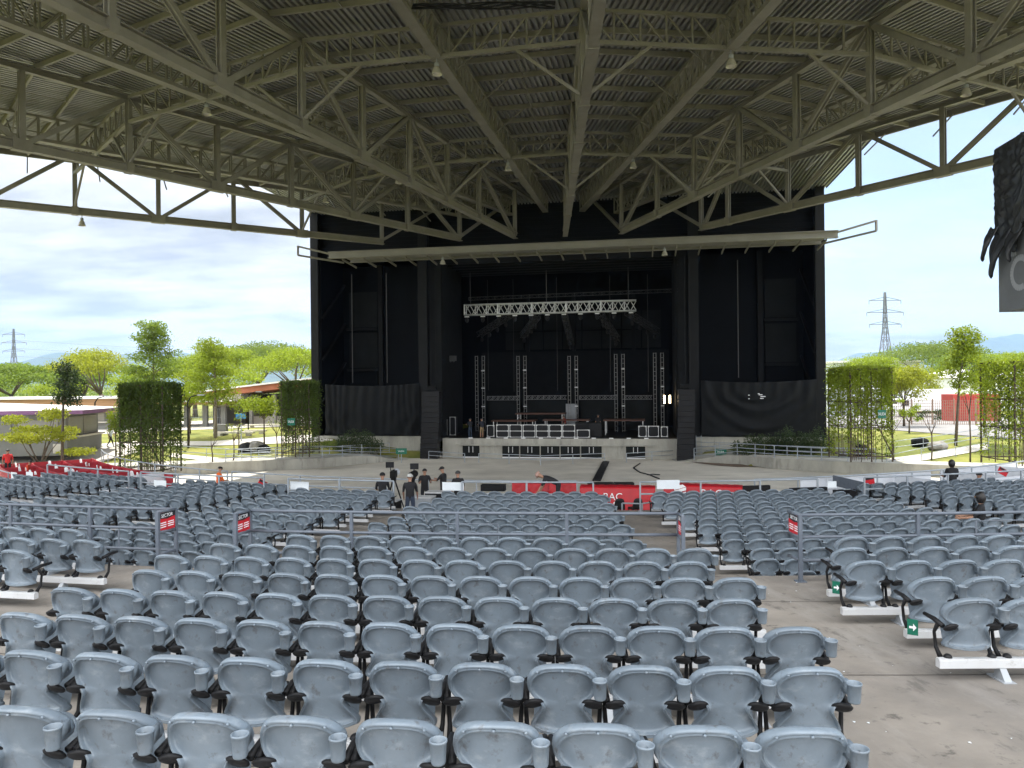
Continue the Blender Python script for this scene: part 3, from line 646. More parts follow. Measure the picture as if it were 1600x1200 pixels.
# curtains hung across the side bays
def curtain(s0, s1, z0, z1, label, swag):
    def fn(u, v):
        s = lerp(s0, s1, u); z = lerp(z1, z0, v); sag = .22*sin(pi*u)*(1-v)
        if swag == 0: q_ = u+.05*mnoise.noise((u*4, v*.8, 2)); w = .07*sin(q_*78+3*sin(q_*7))*(1-.6*v)+.10*sin(q_*31+2.5*sin(q_*5+v))*(.4+.4*v)+.13*sm(.2, .9, v)*sin(((u-.5)**2*3+.8*v)*17)*min(1, abs(u-.5)*4)
        else: rr = hypot((u-.5)*1.9, v*1.05); w = .16*sin(rr*24+2*mnoise.noise((u*3, v*3, 1)))*sm(.15, .5, rr)*sm(1.3, .7, rr)+.06*sin(u*70)*(1-v)**2
        w += .08*mnoise.noise((u*6, v*4, 5)); return st(s, -.32-w*.9, z-sag+(.05*sin(u*40) if v > .97 else 0))
    m = MB(); m.grid(fn, 150, 40); o = m.build('curtain', M['black_cloth'], smooth=True); sd = o.modifiers.new('thickness', 'SOLIDIFY'); sd.thickness = .012
    return tag(o, label, 'curtain', 'black curtains across the side bays')
curtain(s_of(509, -.3), s_of(656, -.3), 1.95, 6.75, 'black curtain with upright folds hung across the left bay', 0)
curtain(s_of(1096, -.3), s_of(1277, -.3), 1.95, 6.75, 'black curtain with deep swagged folds hung across the right bay', 1)
m = MB(); pp = st(s_of(1190), -.55, 5.45)
for dx, dz, w in ((-.9, 0, .12), (-.9, -.3, .12), (.05, .03, .3), (.25, -.12, .4), (.15, -.28, .28), (-.1, .12, .15)):
    q = pp+SE*dx; m.box((q.x, q.y, q.z+dz), (w, .01, .07), sa)
tag(m.build('tape_patches', M['white']), 'white tape scraps stuck on the right curtain', 'tape')
# ground stacked loudspeaker columns
def stack(uL, uR, label):
    sc_ = (s_of(uL, -2)+s_of(uR, -2))/2; w = abs(s_of(uR, -2)-s_of(uL, -2)); t = thing('speaker_column', st(sc_, -2), label, 'loudspeaker', 'tall loudspeaker columns beside the stage')
    for i in range(13):
        z = .03+i*.46; lean = .35*sm(4, 0, z); c = st(sc_+(.15-lean*.4), -2-lean*.6, z+.22); m = MB(); m.box(c, (w, .8, .44), sa)
        for q in range(5): g = c-SN*.405; m.box((g.x, g.y, c.z-.16+q*.08), (w*.94, .02, .03), sa)
        m.build('cabinet', M['black_plastic'], t)
    m = MB(); c = st(sc_+.1, -2, 6.3); m.box(c, (w*.6, .5, .3), sa); m.tube([c, st(sc_+.1, -2, 17.3)], .035, 6); m.tube([st(sc_+.5, -1.8, 6.2), st(sc_+.5, -1.8, 17.3)], .02, 6); m.build('hoist', M['black_steel'], t)
stack(659, 686, 'tall black loudspeaker column left of the stage apron'); stack(1057, 1083, 'tall black loudspeaker column right of the stage apron')
# stage trusses
def box_truss(m, p, q, w=.5, h=.5, step=1.0, r=.03, wr=.018):
    p, q = V(p), V(q); d = (q-p); n = max(1, round(d.length/step)); u = V((0, 0, 1)) if abs(d.normalized().z) < .9 else SN.copy(); x = d.cross(u).normalized(); y = x.cross(d).normalized()
    cs = [x*(i*w/2)+y*(j*h/2) for i, j in ((-1, -1), (1, -1), (1, 1), (-1, 1))]
    for c in cs: m.tube([p+c, q+c], r, 6)
    for k in range(n):
        a, b = p+d*(k/n), p+d*((k+1)/n); mid = (a+b)/2
        for i in range(4):
            c0, c1 = cs[i], cs[(i+1) % 4]; m.tube([a+c0, mid+c1], wr, 5, False); m.tube([mid+c1, b+c0], wr, 5, False)
            m.tube([a+c0, a+c1], r if k % 3 == 0 else wr, 5, False)
    return m
def S(u, v, t):                                      # point in the stage house: photo column/row on the plane t
    s = s_of(u, t); p = st(s, t); x, y = ray(u, v); return V((p.x, p.y, ZC+y*p.y))
m = MB(); T0, T1 = S(729, 484, 3), S(996, 478, 3); zt = (T0.z+T1.z)/2; T0.z = T1.z = zt; box_truss(m, T0, T1, .8, .95, 1.05, .055, .036)
tag(m.build('lighting_truss', M['truss_alu'], smooth=True), 'long silver lighting truss hung over the front of the stage', 'truss')
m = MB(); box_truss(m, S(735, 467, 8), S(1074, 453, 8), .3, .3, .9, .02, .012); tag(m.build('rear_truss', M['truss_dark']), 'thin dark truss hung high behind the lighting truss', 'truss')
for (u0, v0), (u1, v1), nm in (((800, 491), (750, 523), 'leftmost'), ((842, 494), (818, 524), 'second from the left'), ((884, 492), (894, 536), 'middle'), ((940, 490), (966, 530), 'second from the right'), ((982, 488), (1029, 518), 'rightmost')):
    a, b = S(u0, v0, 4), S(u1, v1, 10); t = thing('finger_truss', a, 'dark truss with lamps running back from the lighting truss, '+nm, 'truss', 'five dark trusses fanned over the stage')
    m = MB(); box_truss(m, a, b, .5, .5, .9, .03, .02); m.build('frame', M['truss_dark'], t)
    for k in range(4):
        q = a.lerp(b, (k+.6)/4)-V((0, 0, .45)); m = MB(); m.box((q.x, q.y, q.z+.1), (.32, .22, .12), sa); m.ell((q.x, q.y, q.z-.25), (.17, .17, .24), 10, 6); m.build('spotlight', M['black_plastic'], t)
for i in range(11):                                  # lamps under the front truss
    q = T0.lerp(T1, (i+.1)/10.4)-V((0, 0, .78)); t = thing('truss_lamp', q, 'lamp with a white tag clamped under the lighting truss, %s from the left' % ORD[i+1], 'stage lamp', 'lamps under the lighting truss')
    m = MB(); m.box((q.x, q.y, q.z+.14), (.42, .2, .1), sa); m.build('tag', M['white'], t)
    m = MB(); m.ell((q.x, q.y, q.z-.18), (.18, .18, .26), 10, 6); m.build('body', M['black_plastic'], t)
for u in (737, 856, 984): m = MB(); p = S(u, 476, 3); m.tube([p, V((p.x, p.y, 17.3))], .03, 6); tag(m.build('hoist_cable', M['truss_dark']), 'hoist cable carrying the lighting truss, %s one' % {737: 'left', 856: 'middle', 984: 'right'}[u], 'cable', 'hoist cables')
for u, v1, t in ((465, 0, 0), (552, 598, 2), (606, 598, 2), (764, 610, 9), (804, 612, 9), (872, 610, 9), (955, 612, 9), (1014, 612, 9), (1155, 590, 2)):
    if v1: m = MB(); p = S(u, v1, t); m.tube([p, V((p.x, p.y, 17.4))], .035 if t == 2 else .02, 6); tag(m.build('rigging_line', M['truss_dark']), 'thin rigging line hanging in the dark stage house, %s' % {552: 'left bay, left one', 606: 'left bay, right one', 764: 'leftmost over the stage', 804: 'second over the stage', 872: 'third over the stage', 955: 'fourth over the stage', 1014: 'rightmost over the stage', 1155: 'right bay'}[u], 'rigging', 'rigging lines')
for i, (u, v0) in enumerate(((751, 556), (816, 556), (896, 556), (969, 553), (1030, 551))):
    b = S(u, 655, 9); b.z = ZS; p = S(u, v0, 9); t = thing('truss_tower', b, 'upright ladder truss tower on the stage, %s from the left' % ORD[i+1], 'truss tower', 'five truss towers on the stage')
    for dx in (-.36, .36):
        m = MB()
        for e in (-.13, .13): m.tube([b+SE*(dx+e), V((p.x, p.y, p.z))+SE*(dx+e)], .032, 6)
        for k in range(18): z = lerp(b.z+.1, p.z-.05, k/17); m.tube([V((b.x, b.y, z))+SE*(dx-.13), V((b.x, b.y, z))+SE*(dx+.13)], .022, 5)
        m.build('ladder', M['truss_dim'], t)
    for k, z in enumerate((6.2, 4.3, 8.0)): m = MB(); q = V((b.x, b.y, z))+SE*.36-SN*.2; m.box(q, (.32, .2, .12), sa); m.build('lamp_tag', M['white'], t)
# video walls with trusses on top, risers, cases
for i, (u0, u1, v0, v1) in enumerate(((764, 810, 627, 660), (825, 884, 626, 662), (908, 964, 626, 662), (978, 1018, 626, 660))):
    a, b = S(u0, v0, 11), S(u1, v0, 11); z = max(a.z, b.z); t = thing('video_wall', ((a+b)/2), 'dark grey video wall under a silver truss on stage, %s from the left' % ORD[i+1], 'video wall', 'four video walls at the back of the stage')
    m = MB(); c = (a+b)/2; m.box((c.x, c.y, (z+ZS+.02)/2), ((b-a).length, .15, z-ZS-.02), sa); m.build('screen', M['grey_panel'], t)
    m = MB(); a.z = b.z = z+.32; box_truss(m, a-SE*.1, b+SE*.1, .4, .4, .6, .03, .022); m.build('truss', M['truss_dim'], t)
wood = mat('riser board', (.10, .042, .024), .6, var=.25, scale=1.5)
for i, (u0, u1, v, t0, t1, lab) in enumerate(((808, 884, 646, 5.5, 7.5, 'raised brown riser platform left of the stage middle'), (771, 838, 657, 4, 6, 'low brown riser platform at the stage left'), (850, 922, 656, 4.5, 6, 'low brown riser platform at the stage middle'), (944, 1008, 656, 4, 6.5, 'brown riser platform at the stage right'))):
    a, b = S(u0, v, (t0+t1)/2), S(u1, v, (t0+t1)/2); z = (a.z+b.z)/2; c = (a+b)/2; r = thing('riser', (c.x, c.y, ZS), lab, 'riser'); w = (b-a).length
    m = MB(); m.box((c.x, c.y, z), (w, t1-t0, .12), sa); m.build('top', wood, r)
    for e in (-1, 1):
        for f in (-1, 1): m = MB(); q = c+SE*e*w*.45+SN*f*(t1-t0)*.45; m.bar((q.x, q.y, ZS), (q.x, q.y, z-.06), .07); m.build('leg', M['truss_alu'], r)
def case(u, v0, v1, w, t, label, two=False):
    p = S(u, v1, t); h = max(.3, S(u, v0, t).z-ZS-.03); r = thing('flight_case', (p.x, p.y, ZS), label, 'flight case', 'black flight cases on the stage'); c = V((p.x, p.y, ZS+h/2+.03))
    m = MB(); m.box(c, (w-.04, .7, h-.04), sa); m.build('body', M['black_plastic'], r)
    m = MB(); f = c-SN*.345
    for e in (-1, 1):
        q = f+SE*e*(w/2-.03); m.box(q, (.05, .05, h), sa)
        q = f+V((0, 0, e*(h/2-.03))); m.box(q, (w-.12, .05, .05), sa)
    if two: m.box(f, (w-.12, .045, .05), sa)
    for e in (-1, 1):
        for g in ((-1, 0, 1) if two else (-1, 1)): q = f+SE*e*(w/2-.06)+V((0, 0, g*(h/2-.06))); m.box(q-SN*.02, (.14, .03, .12), sa)
    m.build('trim', M['truss_alu'], r)
    for e in (-1, 1): m = MB(); q = c+SE*e*w*.35; m.ell((q.x, q.y, ZS+.05), (.05, .05, .05), 8, 6); m.build('caster', M['black_plastic'], r)
for i in range(6): case(786.5+i*20.6, 663, 682, 1.14, .4, 'tall black flight case at the stage front, %s of six from the left' % ORD[i+1], True)
case(912, 671, 682, 1.15, .4, 'low black flight case right of the row of six'); case(1004, 665, 677, .72, 1.5, 'square black flight case at the stage right'); case(1021, 665, 677, .95, 1.5, 'wide black flight case at the stage right'); case(1038, 666, 677, .6, 1.5, 'small black flight case beside the right loudspeaker'); case(768, 664, 678, .7, 1.2, 'black flight case behind the two stagehands')
case(709, 651, 662, .6, 3, 'black flight case in the dark left wing'); case(696, 655, 668, .6, 3, 'second black flight case in the dark left wing')
for u, w, v0, lab in ((930, 1.25, 660, 'dark grey monitor cabinet at the middle of the stage'), (912, 1.5, 658, 'dark grey cabinet behind the low flight case')):
    p = S(u, 680, 1.4 if w < 1.4 else 2.2); h = 1.3; r = thing('cabinet', (p.x, p.y, ZS), lab, 'cabinet'); m = MB(); m.box((p.x, p.y, ZS+h/2+.01), (w, .6, h), sa); m.build('body', M['grey_panel'], r); m = MB(); q = p-SN*.31; m.box((q.x, q.y, ZS+h/2), (w*.9, .02, h*.88), sa); m.build('front', M['black_plastic'], r)
p = S(893, 640, 10.5); m = MB(); m.box((p.x, p.y, (p.z+ZS)/2+.3), (1.1, .3, p.z-ZS+.6), sa); tag(m.build('equipment_rack', M['bracket']), 'pale grey rack standing between the middle video walls', 'rack')
p = S(1043, 624, 4); lm = mat('lit lamp', (1, .8, .5)); bs = lm.node_tree.nodes['Principled BSDF']; bs.inputs['Emission Color'].default_value = (1, .75, .42, 1); bs.inputs['Emission Strength'].default_value = 6
r = thing('work_lamp', (p.x, p.y, ZS), 'lit twin work lamp on a stand behind the right loudspeaker', 'work lamp'); m = MB(); m.tube([(p.x, p.y, ZS), (p.x, p.y, p.z+.2)], .03, 6); m.build('stand', M['black_steel'], r); m = MB()
for e in (-.25, .25): q = p+SE*e; m.box(q, (.14, .1, .75), sa)
m.build('lamp', lm, r)
p = S(697, 560, 4); m = MB(); m.box(p, (2.2, .4, .5), sa)
for k in range(7): q = p+SE*(-.9+k*.3)-SN*.22-V((0, 0, .3)); m.ell(q, (.1, .1, .1), 8, 5)
tag(m.build('side_light_bar', M['truss_dark']), 'dark lamp bar hanging in the left wing', 'lamp bar')
# railings on the arena floor before the stage and the cable ramp
zf0 = lambda p: 0
def lp(*uv): return [atz(u, v, 0) for u, v in uv]
for pts, lab in ((lp((671, 718), (727, 722)), 'short pale railing before the left end of the apron'), (lp((749, 722), (850, 726), (945, 722)), 'long pale railing before the middle of the apron'), (lp((979, 722), (1057, 717)), 'short pale railing before the right end of the apron')):
    railing(lab, [p-SN*.2 for p in pts], zf0, (.75, .4), 3.2, .03, 'rail_light', .03)
a, b = atz(947, 722, 0), atz(932, 752, 0); m = MB(); 
for k in range(9): p, q = a.lerp(b, k/9), a.lerp(b, (k+.97)/9); m.bar(p+V((0, 0, .045)), q+V((0, 0, .045)), .55, .08); m.bar(p+V((0, 0, .1)), q+V((0, 0, .1)), .25, .02)
tag(m.build('cable_ramp', M['black_plastic']), 'black cable ramp crossing the arena floor towards the stage', 'cable ramp')
m = MB(); m.tube([atz(u, v, .03) for u, v in ((1000, 724), (990, 731), (1000, 738), (1015, 742), (1030, 748))], .05, 6); m.tube([atz(u, v, .03) for u, v in ((1012, 742), (1020, 741), (1031, 742))], .05, 6)
tag(m.build('stage_cable', M['black_plastic']), 'loose black cable on the arena floor right of the ramp', 'cable')
m = MB(); q = st(s_of(1090)+.15, -.35)
for e in (-.22, .22): m.tube([q+SE*e, q+SE*e+V((0, 0, 2))], .025, 6)
for k in range(6): m.tube([q-SE*.22+V((0, 0, .2+k*.33)), q+SE*.22+V((0, 0, .2+k*.33))], .02, 6)
tag(m.build('ladder', M['rail_light']), 'fixed grey ladder on the base wall beside the right loudspeaker', 'ladder')
# ------------------------------------------------------------------ ground, retaining walls, paths
WL = [(-60, 40), (-46, 46.5), (-36, 52.0), (-31, 54.5), (-25, 56), (-19.8, 58), (-15.5, 60.3), (-9.3, 66.0)]
WR = [(13.6, 62.6), (18, 59.6), (19.7, 56.8), (22.9, 53.7), (26.6, 51.8), (33, 48.4), (42, 44), (60, 36)]
WALL = WL+WR
def yw(x):
    if x <= WALL[0][0]: return WALL[0][1]-(WALL[0][0]-x)*.3
    for (x0, y0), (x1, y1) in zip(WALL, WALL[1:]):
        if x <= x1: return lerp(y0, y1, (x-x0)/(x1-x0))
    return WALL[-1][1]-(x-WALL[-1][0])*.3
def zg(x, y):
    d = y-yw(x); h_s, h_t = (x-5)*cos(rd(-10))+(y-67)*sin(rd(-10)), -(x-5)*sin(rd(-10))+(y-67)*cos(rd(-10))
    if -13.2 < h_s < 11.2 and h_t > -4 or -24 < h_s < 21.4 and h_t > .3 and h_t < 19.5: return -.4
    if d < 1.3: return -.4
    lo_ = .45+.3*sm(8, 22, abs(x-2))
    return lerp(lo_, 1.9, sm(1.5, 16, d))+.06*mnoise.noise((x*.12, y*.12, 0))*sm(1, 6, d)
def atg(u, v):
    z = 1.5
    for _ in range(12): p = atz(u, v, z); z = lerp(z, max(.3, zg(p.x, p.y)), .6)
    return p
xs = [-9000, -4000, -1500, -600, -300, -180, -120]+[-90+1.2*i for i in range(151)]+[120, 180, 300, 600, 1500, 4000, 9000]
ys = [-600, -150, -40, 0, 20, 30]+[34+1.0*i for i in range(76)]+[115, 125, 140, 170, 220, 300, 600, 1500, 4000, 12000]
m = MB(); m.grid(lambda u, v: V((xs[round(u*(len(xs)-1))], ys[round(v*(len(ys)-1))], zg(xs[round(u*(len(xs)-1))], ys[round(v*(len(ys)-1))]) if ys[round(v*(len(ys)-1))] < 160 else 1.9)), len(xs)-1, len(ys)-1)
m.build('ground', M['grass'], kind='structure', smooth=True)
for pts, lab in ((WL, 'left'), (WR, 'right')):
    m = MB(); q = []
    for (x0, y0), (x1, y1) in zip(pts, pts[1:]):
        for i in range(6): q.append((lerp(x0, x1, i/6), lerp(y0, y1, i/6)))
    q.append(pts[-1]); vs = []; fs = []
    for x, y in q:
        h = .55+.3*sm(8, 22, abs(x-2)); h = h*sm(-9.3, -12.5, x) if x < 0 else h*sm(13.6, 17.5, x)
        for dy, z in ((0, -.2), (0, h), (2.6, h+.02), (2.6, -.2)): vs.append((x, y+dy, max(z, -.2)))
    for i in range(len(q)-1):
        for k in range(3): fs.append((i*4+k, i*4+4+k, i*4+5+k, i*4+k+1))
    m.add(vs, fs); m.build('retaining_wall', M['wall_concrete'])
    tag(D.objects['retaining_wall' if lab == 'left' else 'retaining_wall.001'], 'low curved concrete retaining wall between arena floor and %s garden' % lab, 'wall')
def strip(name, e0, e1, mt, n=24, lift=.05):          # a strip of ground cover between two photo edges
    def ev(e, t):
        t *= len(e)-1; i = min(int(t), len(e)-2); return lerp(V(e[i]), V(e[i+1]), t-i)
    m = MB()
    def fn(u, v):
        p = lerp(V(ev(e0, u)), V(ev(e1, u)), v); q = atg(p.x, p.y); return V((q.x, q.y, zg(q.x, q.y)+lift))
    m.grid(fn, n, 6); return m.build(name, mt, kind='structure', smooth=True)
strip('path', [(270, 709), (350, 717), (440, 724)], [(262, 714), (350, 724), (440, 731)], M['path'])
strip('path', [(200, 690), (330, 690), (430, 683), (520, 678)], [(200, 697), (330, 697), (430, 694), (520, 690)], M['path'])
strip('path', [(-40, 722), (60, 709), (130, 697), (200, 690)], [(-40, 735), (60, 725), (160, 722), (215, 707)], M['path'])
strip('path', [(1385, 718), (1460, 708), (1545, 692)], [(1385, 728), (1460, 718), (1545, 703)], M['path'], lift=.06)
strip('service_yard', [(1290, 646), (1400, 646), (1620, 650)], [(1290, 668), (1400, 673), (1620, 690)], M['asphalt'])
strip('paved_yard', [(60, 668), (250, 660), (520, 652)], [(60, 684), (250, 674), (520, 664)], M['path'])
m = MB(); m.grid(lambda u, v: (lambda p: V((p.x, p.y, .03+.05*mnoise.noise((u*9, v*4, 0)))))(atz(lerp(1055, 1250, u), lerp(718, 724, u)+lerp(0, 9, v)*sin(pi*u), 0)), 24, 5)
m.build('dirt_patch', M['soil'], kind='structure')
zfg = lambda p: max(.35, zg(p.x, p.y))
def gl(*uv): return [atg(u, v) for u, v in uv]
def wl(q, off=.3): return [V((x, y+off, 0)) for x, y in q]
zfw = lambda p: (.55+.3*sm(8, 22, abs(p.x-2)))*(sm(-9.3, -12.5, p.x) if p.x < 0 else sm(13.6, 17.5, p.x))
railing('pale railing on the low wall before the left bush', wl([(-22, 57.1), (-19.8, 58), (-15.5, 60.3), (-10, 65.3)]), zfw, (.95, .6, .3), 1.9, .03, 'rail_light', .03)
railing('second pale railing close to the left bush', wl([(-20.5, 59.6), (-16.2, 61.7), (-11, 66)], .8), lambda p: .5, (.95, .6, .3), 1.9, .03, 'rail_light', .03)
railing('pale railing on the low wall before the right bushes', wl([(15, 61.6), (18, 59.6), (19.7, 56.8), (22.9, 53.7), (25.5, 52.3)]), zfw, (.95, .6, .3), 1.9, .03, 'rail_light', .03)
railing('second pale railing close to the right bushes', wl([(15.5, 62.6), (18.6, 60.8), (22.5, 56.2), (26, 54.2)], .6), lambda p: .6, (.95, .6, .3), 1.9, .03, 'rail_light', .03)
railing('thin railing along the pale path in the left garden', gl((275, 716), (350, 722), (440, 728)), zfg, (1.0, .55), 3.4, .025, 'rail_light', .025)
railing('thin railing along the pale path in the right garden', gl((1385, 728), (1460, 718), (1545, 703)), zfg, (1.0, .55), 3.2, .025, 'rail_light', .025)
railing('thin railing behind the black gear in the right garden', gl((1385, 712), (1460, 702), (1545, 688)), zfg, (1.0, .55), 3.2, .025, 'rail_light', .025)
for (u, v), lab in (((512, 0), 0),): pass
for (u, v, d, tx), lab in (((627, 705, 63.5, 'SALIDA'), 'before the left base wall'), ((1126, 706, 61.0, 'SALIDA'), 'before the right base wall'), ((455, 659, 58.2, 'SALIDA'), 'on the small left vine cage'), ((1378, 647, 48.8, 'SALIDA'), 'on the right vine cage')):
    p = at(u, v, d); t = thing('exit_sign', p, 'green exit sign '+lab, 'sign', 'green exit signs'); w, h = (.95, .5) if v > 690 else (.62 if u < 800 else .5, .55)
    m = MB(); m.box(p, (w, .04, h), sa*.5); m.build('panel', M['sign_green'], t)
    text('lettering', tx, h*.5 if v < 690 else h*.42, Matrix.Translation(p+V((-.01, -.024, 0))) @ Matrix.Rotation(sa*.5, 4, 'Z') @ Matrix.Rotation(pi/2, 4, 'X') @ Matrix.Scale(.55 if v < 690 else .8, 4, (1, 0, 0)), M['sign_white'], t)
    if v > 690: m = MB(); m.box((p.x, p.y+.03, p.z-.5), (.06, .05, 1.0)); m.build('post', M['rail_light'], t)

# ------------------------------------------------------------------ plants
def leaf(m, p, s, R, up=.5):
    n = V((R.gauss(0, 1), R.gauss(0, 1), R.gauss(0, 1)+up)).normalized(); a = n.cross(V((R.gauss(0, 1), R.gauss(0, 1), R.gauss(0, 1)))).normalized(); b = n.cross(a)
    l, w = s*R.uniform(.7, 1.3), s*R.uniform(.32, .55); c = p+n*(.12*s)
    m.add([p-a*l/2, c-b*w/2, p+a*l/2, c+b*w/2], [(0, 1, 2, 3)])
def clumps(m, blobs, n, s, R, up=.5, shell=.5):       # blobs: (centre, radii); leaves gather towards each blob's outside
    vol = [r[0]*r[1]+r[0]*r[2] for c, r in blobs]; tot = sum(vol)
    for (c, r), w in zip(blobs, vol):
        for _ in range(int(n*w/tot)+1):
            d = V((R.gauss(0, 1), R.gauss(0, 1), R.gauss(0, 1))).normalized()*(R.random()**(shell))*R.uniform(.85, 1.12)
            leaf(m, V((c[0]+d.x*r[0], c[1]+d.y*r[1], c[2]+d.z*r[2])), s, R, up)
def tree(label, base, h, cw_, lf, kind='round', n=2600, s=.3, trunk=.14, seed=0, lean=(0, 0), cb=.4, bark='bark', group=None, gap=1.0, name='tree'):
    R = random.Random(seed); base = V(base); t = thing(name, base, label, 'tree', group); tops = []; m = MB()
    fork = base+V((lean[0]*.4, lean[1]*.4, h*cb)); m.tube([base-V((0, 0, .15)), base.lerp(fork, .5)+V((R.uniform(-.1, .1), 0, 0))*trunk*3, fork], [trunk*1.25, trunk, trunk*.85], 8)
    blobs = []; nb = {'round': 13, 'umbrella': 20, 'tall': 16, 'sparse': 9}[kind]
    for i in range(nb):
        an = i*2.4+R.uniform(-.5, .5); f = ((i+.5)/nb)**.5
        if kind == 'umbrella': rr = f*cw_/2*.92; z = h*(.98-.26*f*f)-R.uniform(0, .10)*h; br = (cw_*R.uniform(.13, .19), cw_*R.uniform(.13, .19), h*R.uniform(.055, .10))
        elif kind == 'tall': q = (i+.5)/nb; rr = cw_/2*R.uniform(.15, .85)*(1-.65*q); z = h*lerp(cb, .97, q); br = (cw_*R.uniform(.13, .2), cw_*R.uniform(.13, .2), h*R.uniform(.035, .06))
        elif kind == 'sparse': q = (i+.5)/nb; rr = cw_/2*R.uniform(.3, .8); z = h*lerp(cb+.1, .95, R.random()); br = (cw_*R.uniform(.12, .2),)*2+(h*R.uniform(.04, .08),)
        else: rr = f*cw_/2*.72; z = h*lerp(cb+.1, .88, R.random()*(1-.35*f)+.1); br = (cw_*R.uniform(.15, .24),)*2+(h*(1-cb)*R.uniform(.12, .2),)
        c = base+V((lean[0]+rr*cos(an), lean[1]+rr*sin(an), z)); blobs.append((c, br)); tops.append(c)
    for ci, c in enumerate(tops):
        if kind == 'umbrella' and ci % 3: continue
        st_ = fork if kind != 'tall' else base+V((lean[0]*.7, lean[1]*.7, max(h*cb, (c.z-base.z)-h*.1)))
        mid = st_.lerp(c, .55)+V((R.uniform(-1, 1), R.uniform(-1, 1), -.3))*cw_*.035; m.tube([st_, mid, c-V((0, 0, .1))], [trunk*.42, trunk*.24, trunk*.08], 6)
    if kind == 'tall': m.tube([fork, base+V((lean[0], lean[1], h*.95))], [trunk*.8, trunk*.2], 7)
    m.build('trunk', M[bark], t, True)
    m = MB(); clumps(m, [(c, tuple(q*1.28 for q in r)) for c, r in blobs], int(n*1.55), s, R, .6, .5); m.build('crown', M[lf], t); return t
def on(u, d, vt, vb=None):                            # base on the ground at column u and depth d; height from the photo row of the top
    x = ray(u, 600)[0]*d; z = max(.4, zg(x, d)) if d < 150 else 1.9; p = V((x, d, z)); return p, at(u, vt, d).z-z
def T(label, u, d, vt, wpx, lf, **k):
    b, h = on(u, d, vt); return tree(label, b, h, wpx*d/F, lf, **k)
T('broad dark green rain tree at the far left edge beyond the brown roofed building', 18, 120, 566, 150, 'leaf_mid', kind='umbrella', n=5200, s=.5, trunk=.4, seed=1)
T('lime green tree behind the brown roofed building, left of the leaning tree', 98, 150, 586, 95, 'leaf_lime', kind='round', n=2600, s=.5, trunk=.3, seed=2, cb=.3)
T('yellow green umbrella tree with a leaning trunk beyond the low buildings', 168, 112, 544, 115, 'leaf_yellow', kind='umbrella', n=3600, s=.42, trunk=.38, seed=3, lean=(-2.5, 0), cb=.35)
T('tall slender tree with tiers of leaves behind the large left vine cage', 240, 74, 501, 112, 'leaf_mid', kind='tall', n=3600, s=.30, trunk=.14, seed=4, cb=.42, bark='bark_pale')
T('bushy pale green tree behind the large left vine cage', 222, 82, 552, 90, 'leaf_lime', kind='round', n=2600, s=.3, trunk=.16, seed=41, cb=.35)
T('lime green tree in the lawn before the white roofed pavilion', 336, 70, 530, 125, 'leaf_lime', kind='tall', n=4600, s=.27, trunk=.15, seed=5, cb=.32, bark='bark_pale')
T('thin lime tree right of the large left vine cage', 296, 76, 590, 52, 'leaf_lime', kind='round', n=1200, s=.26, trunk=.1, seed=51, cb=.45)
T('huge olive green rain tree above the red roofed building', 405, 140, 534, 200, 'leaf_far', kind='umbrella', n=6500, s=.5, trunk=.5, seed=6)
T('bright lime rain tree beside the left edge of the stage house', 462, 112, 541, 135, 'leaf_lime', kind='umbrella', n=4200, s=.42, trunk=.4, seed=7, cb=.4)
T('slender dark leaved tree before the grey kiosk', 95, 50, 566, 72, 'leaf_dark', kind='tall', n=1100, s=.24, trunk=.09, seed=8, cb=.66, lean=(.4, 0))
T('low spreading tree with yellow leaves before the grey kiosk', 62, 50.5, 628, 140, 'leaf_yellow', kind='sparse', n=2600, s=.22, trunk=.13, seed=9, cb=.18)
T('small lime tree with a thin trunk beside the small left vine cage', 412, 65, 610, 52, 'leaf_lime', kind='round', n=900, s=.24, trunk=.07, seed=10, cb=.5)
T('small green tree left of the large left vine cage', 180, 60, 628, 26, 'leaf_lime', kind='round', n=500, s=.22, trunk=.06, seed=11, cb=.4)
T('round lime tree beyond the right vine cage', 1322, 150, 545, 75, 'leaf_lime', kind='round', n=2600, s=.45, trunk=.3, seed=12, cb=.25)
T('broad olive rain tree behind the white truck', 1452, 150, 536, 190, 'leaf_far', kind='umbrella', n=6500, s=.5, trunk=.5, seed=13)
T('lime rain tree at the far right beyond the vine cage', 1565, 135, 551, 150, 'leaf_lime', kind='umbrella', n=4200, s=.45, trunk=.4, seed=14)
T('dark rain tree behind the red container', 1510, 128, 552, 110, 'leaf_mid', kind='umbrella', n=3200, s=.42, trunk=.4, seed=15)
T('yellow green tree beside the right vine cage', 1412, 76, 560, 74, 'leaf_yellow', kind='round', n=2400, s=.27, trunk=.12, seed=16, cb=.35)
T('tall thin tree with a leafy top before the red container', 1492, 58, 510, 88, 'leaf_lime', kind='tall', n=2600, s=.25, trunk=.10, seed=17, cb=.48, lean=(.8, 0))
T('dark leaved young tree beside the far right vine cage', 1538, 62, 556, 52, 'leaf_dark', kind='round', n=1200, s=.25, trunk=.09, seed=18, cb=.55)
T('small lime tree on the lawn inside the right garden', 1420, 66, 622, 42, 'leaf_lime', kind='sparse', n=420, s=.22, trunk=.07, seed=19, cb=.3)
T('green tree peeping over the pavilion roof in the left garden', 385, 95, 572, 70, 'leaf_lime', kind='round', n=1600, s=.32, trunk=.14, seed=20, cb=.4)
T('yellow green tree behind the truck in the service yard', 1445, 105, 570, 60, 'leaf_yellow', kind='round', n=1600, s=.35, trunk=.15, seed=21, cb=.3)
T('round green rain tree left of the leaning tree beyond the kiosk', 132, 128, 572, 90, 'leaf_mid', kind='umbrella', n=3000, s=.45, trunk=.3, seed=31)
T('wide lime rain tree behind the pavilion, right of the tall slender tree', 305, 118, 556, 120, 'leaf_lime', kind='umbrella', n=4200, s=.42, trunk=.35, seed=32)
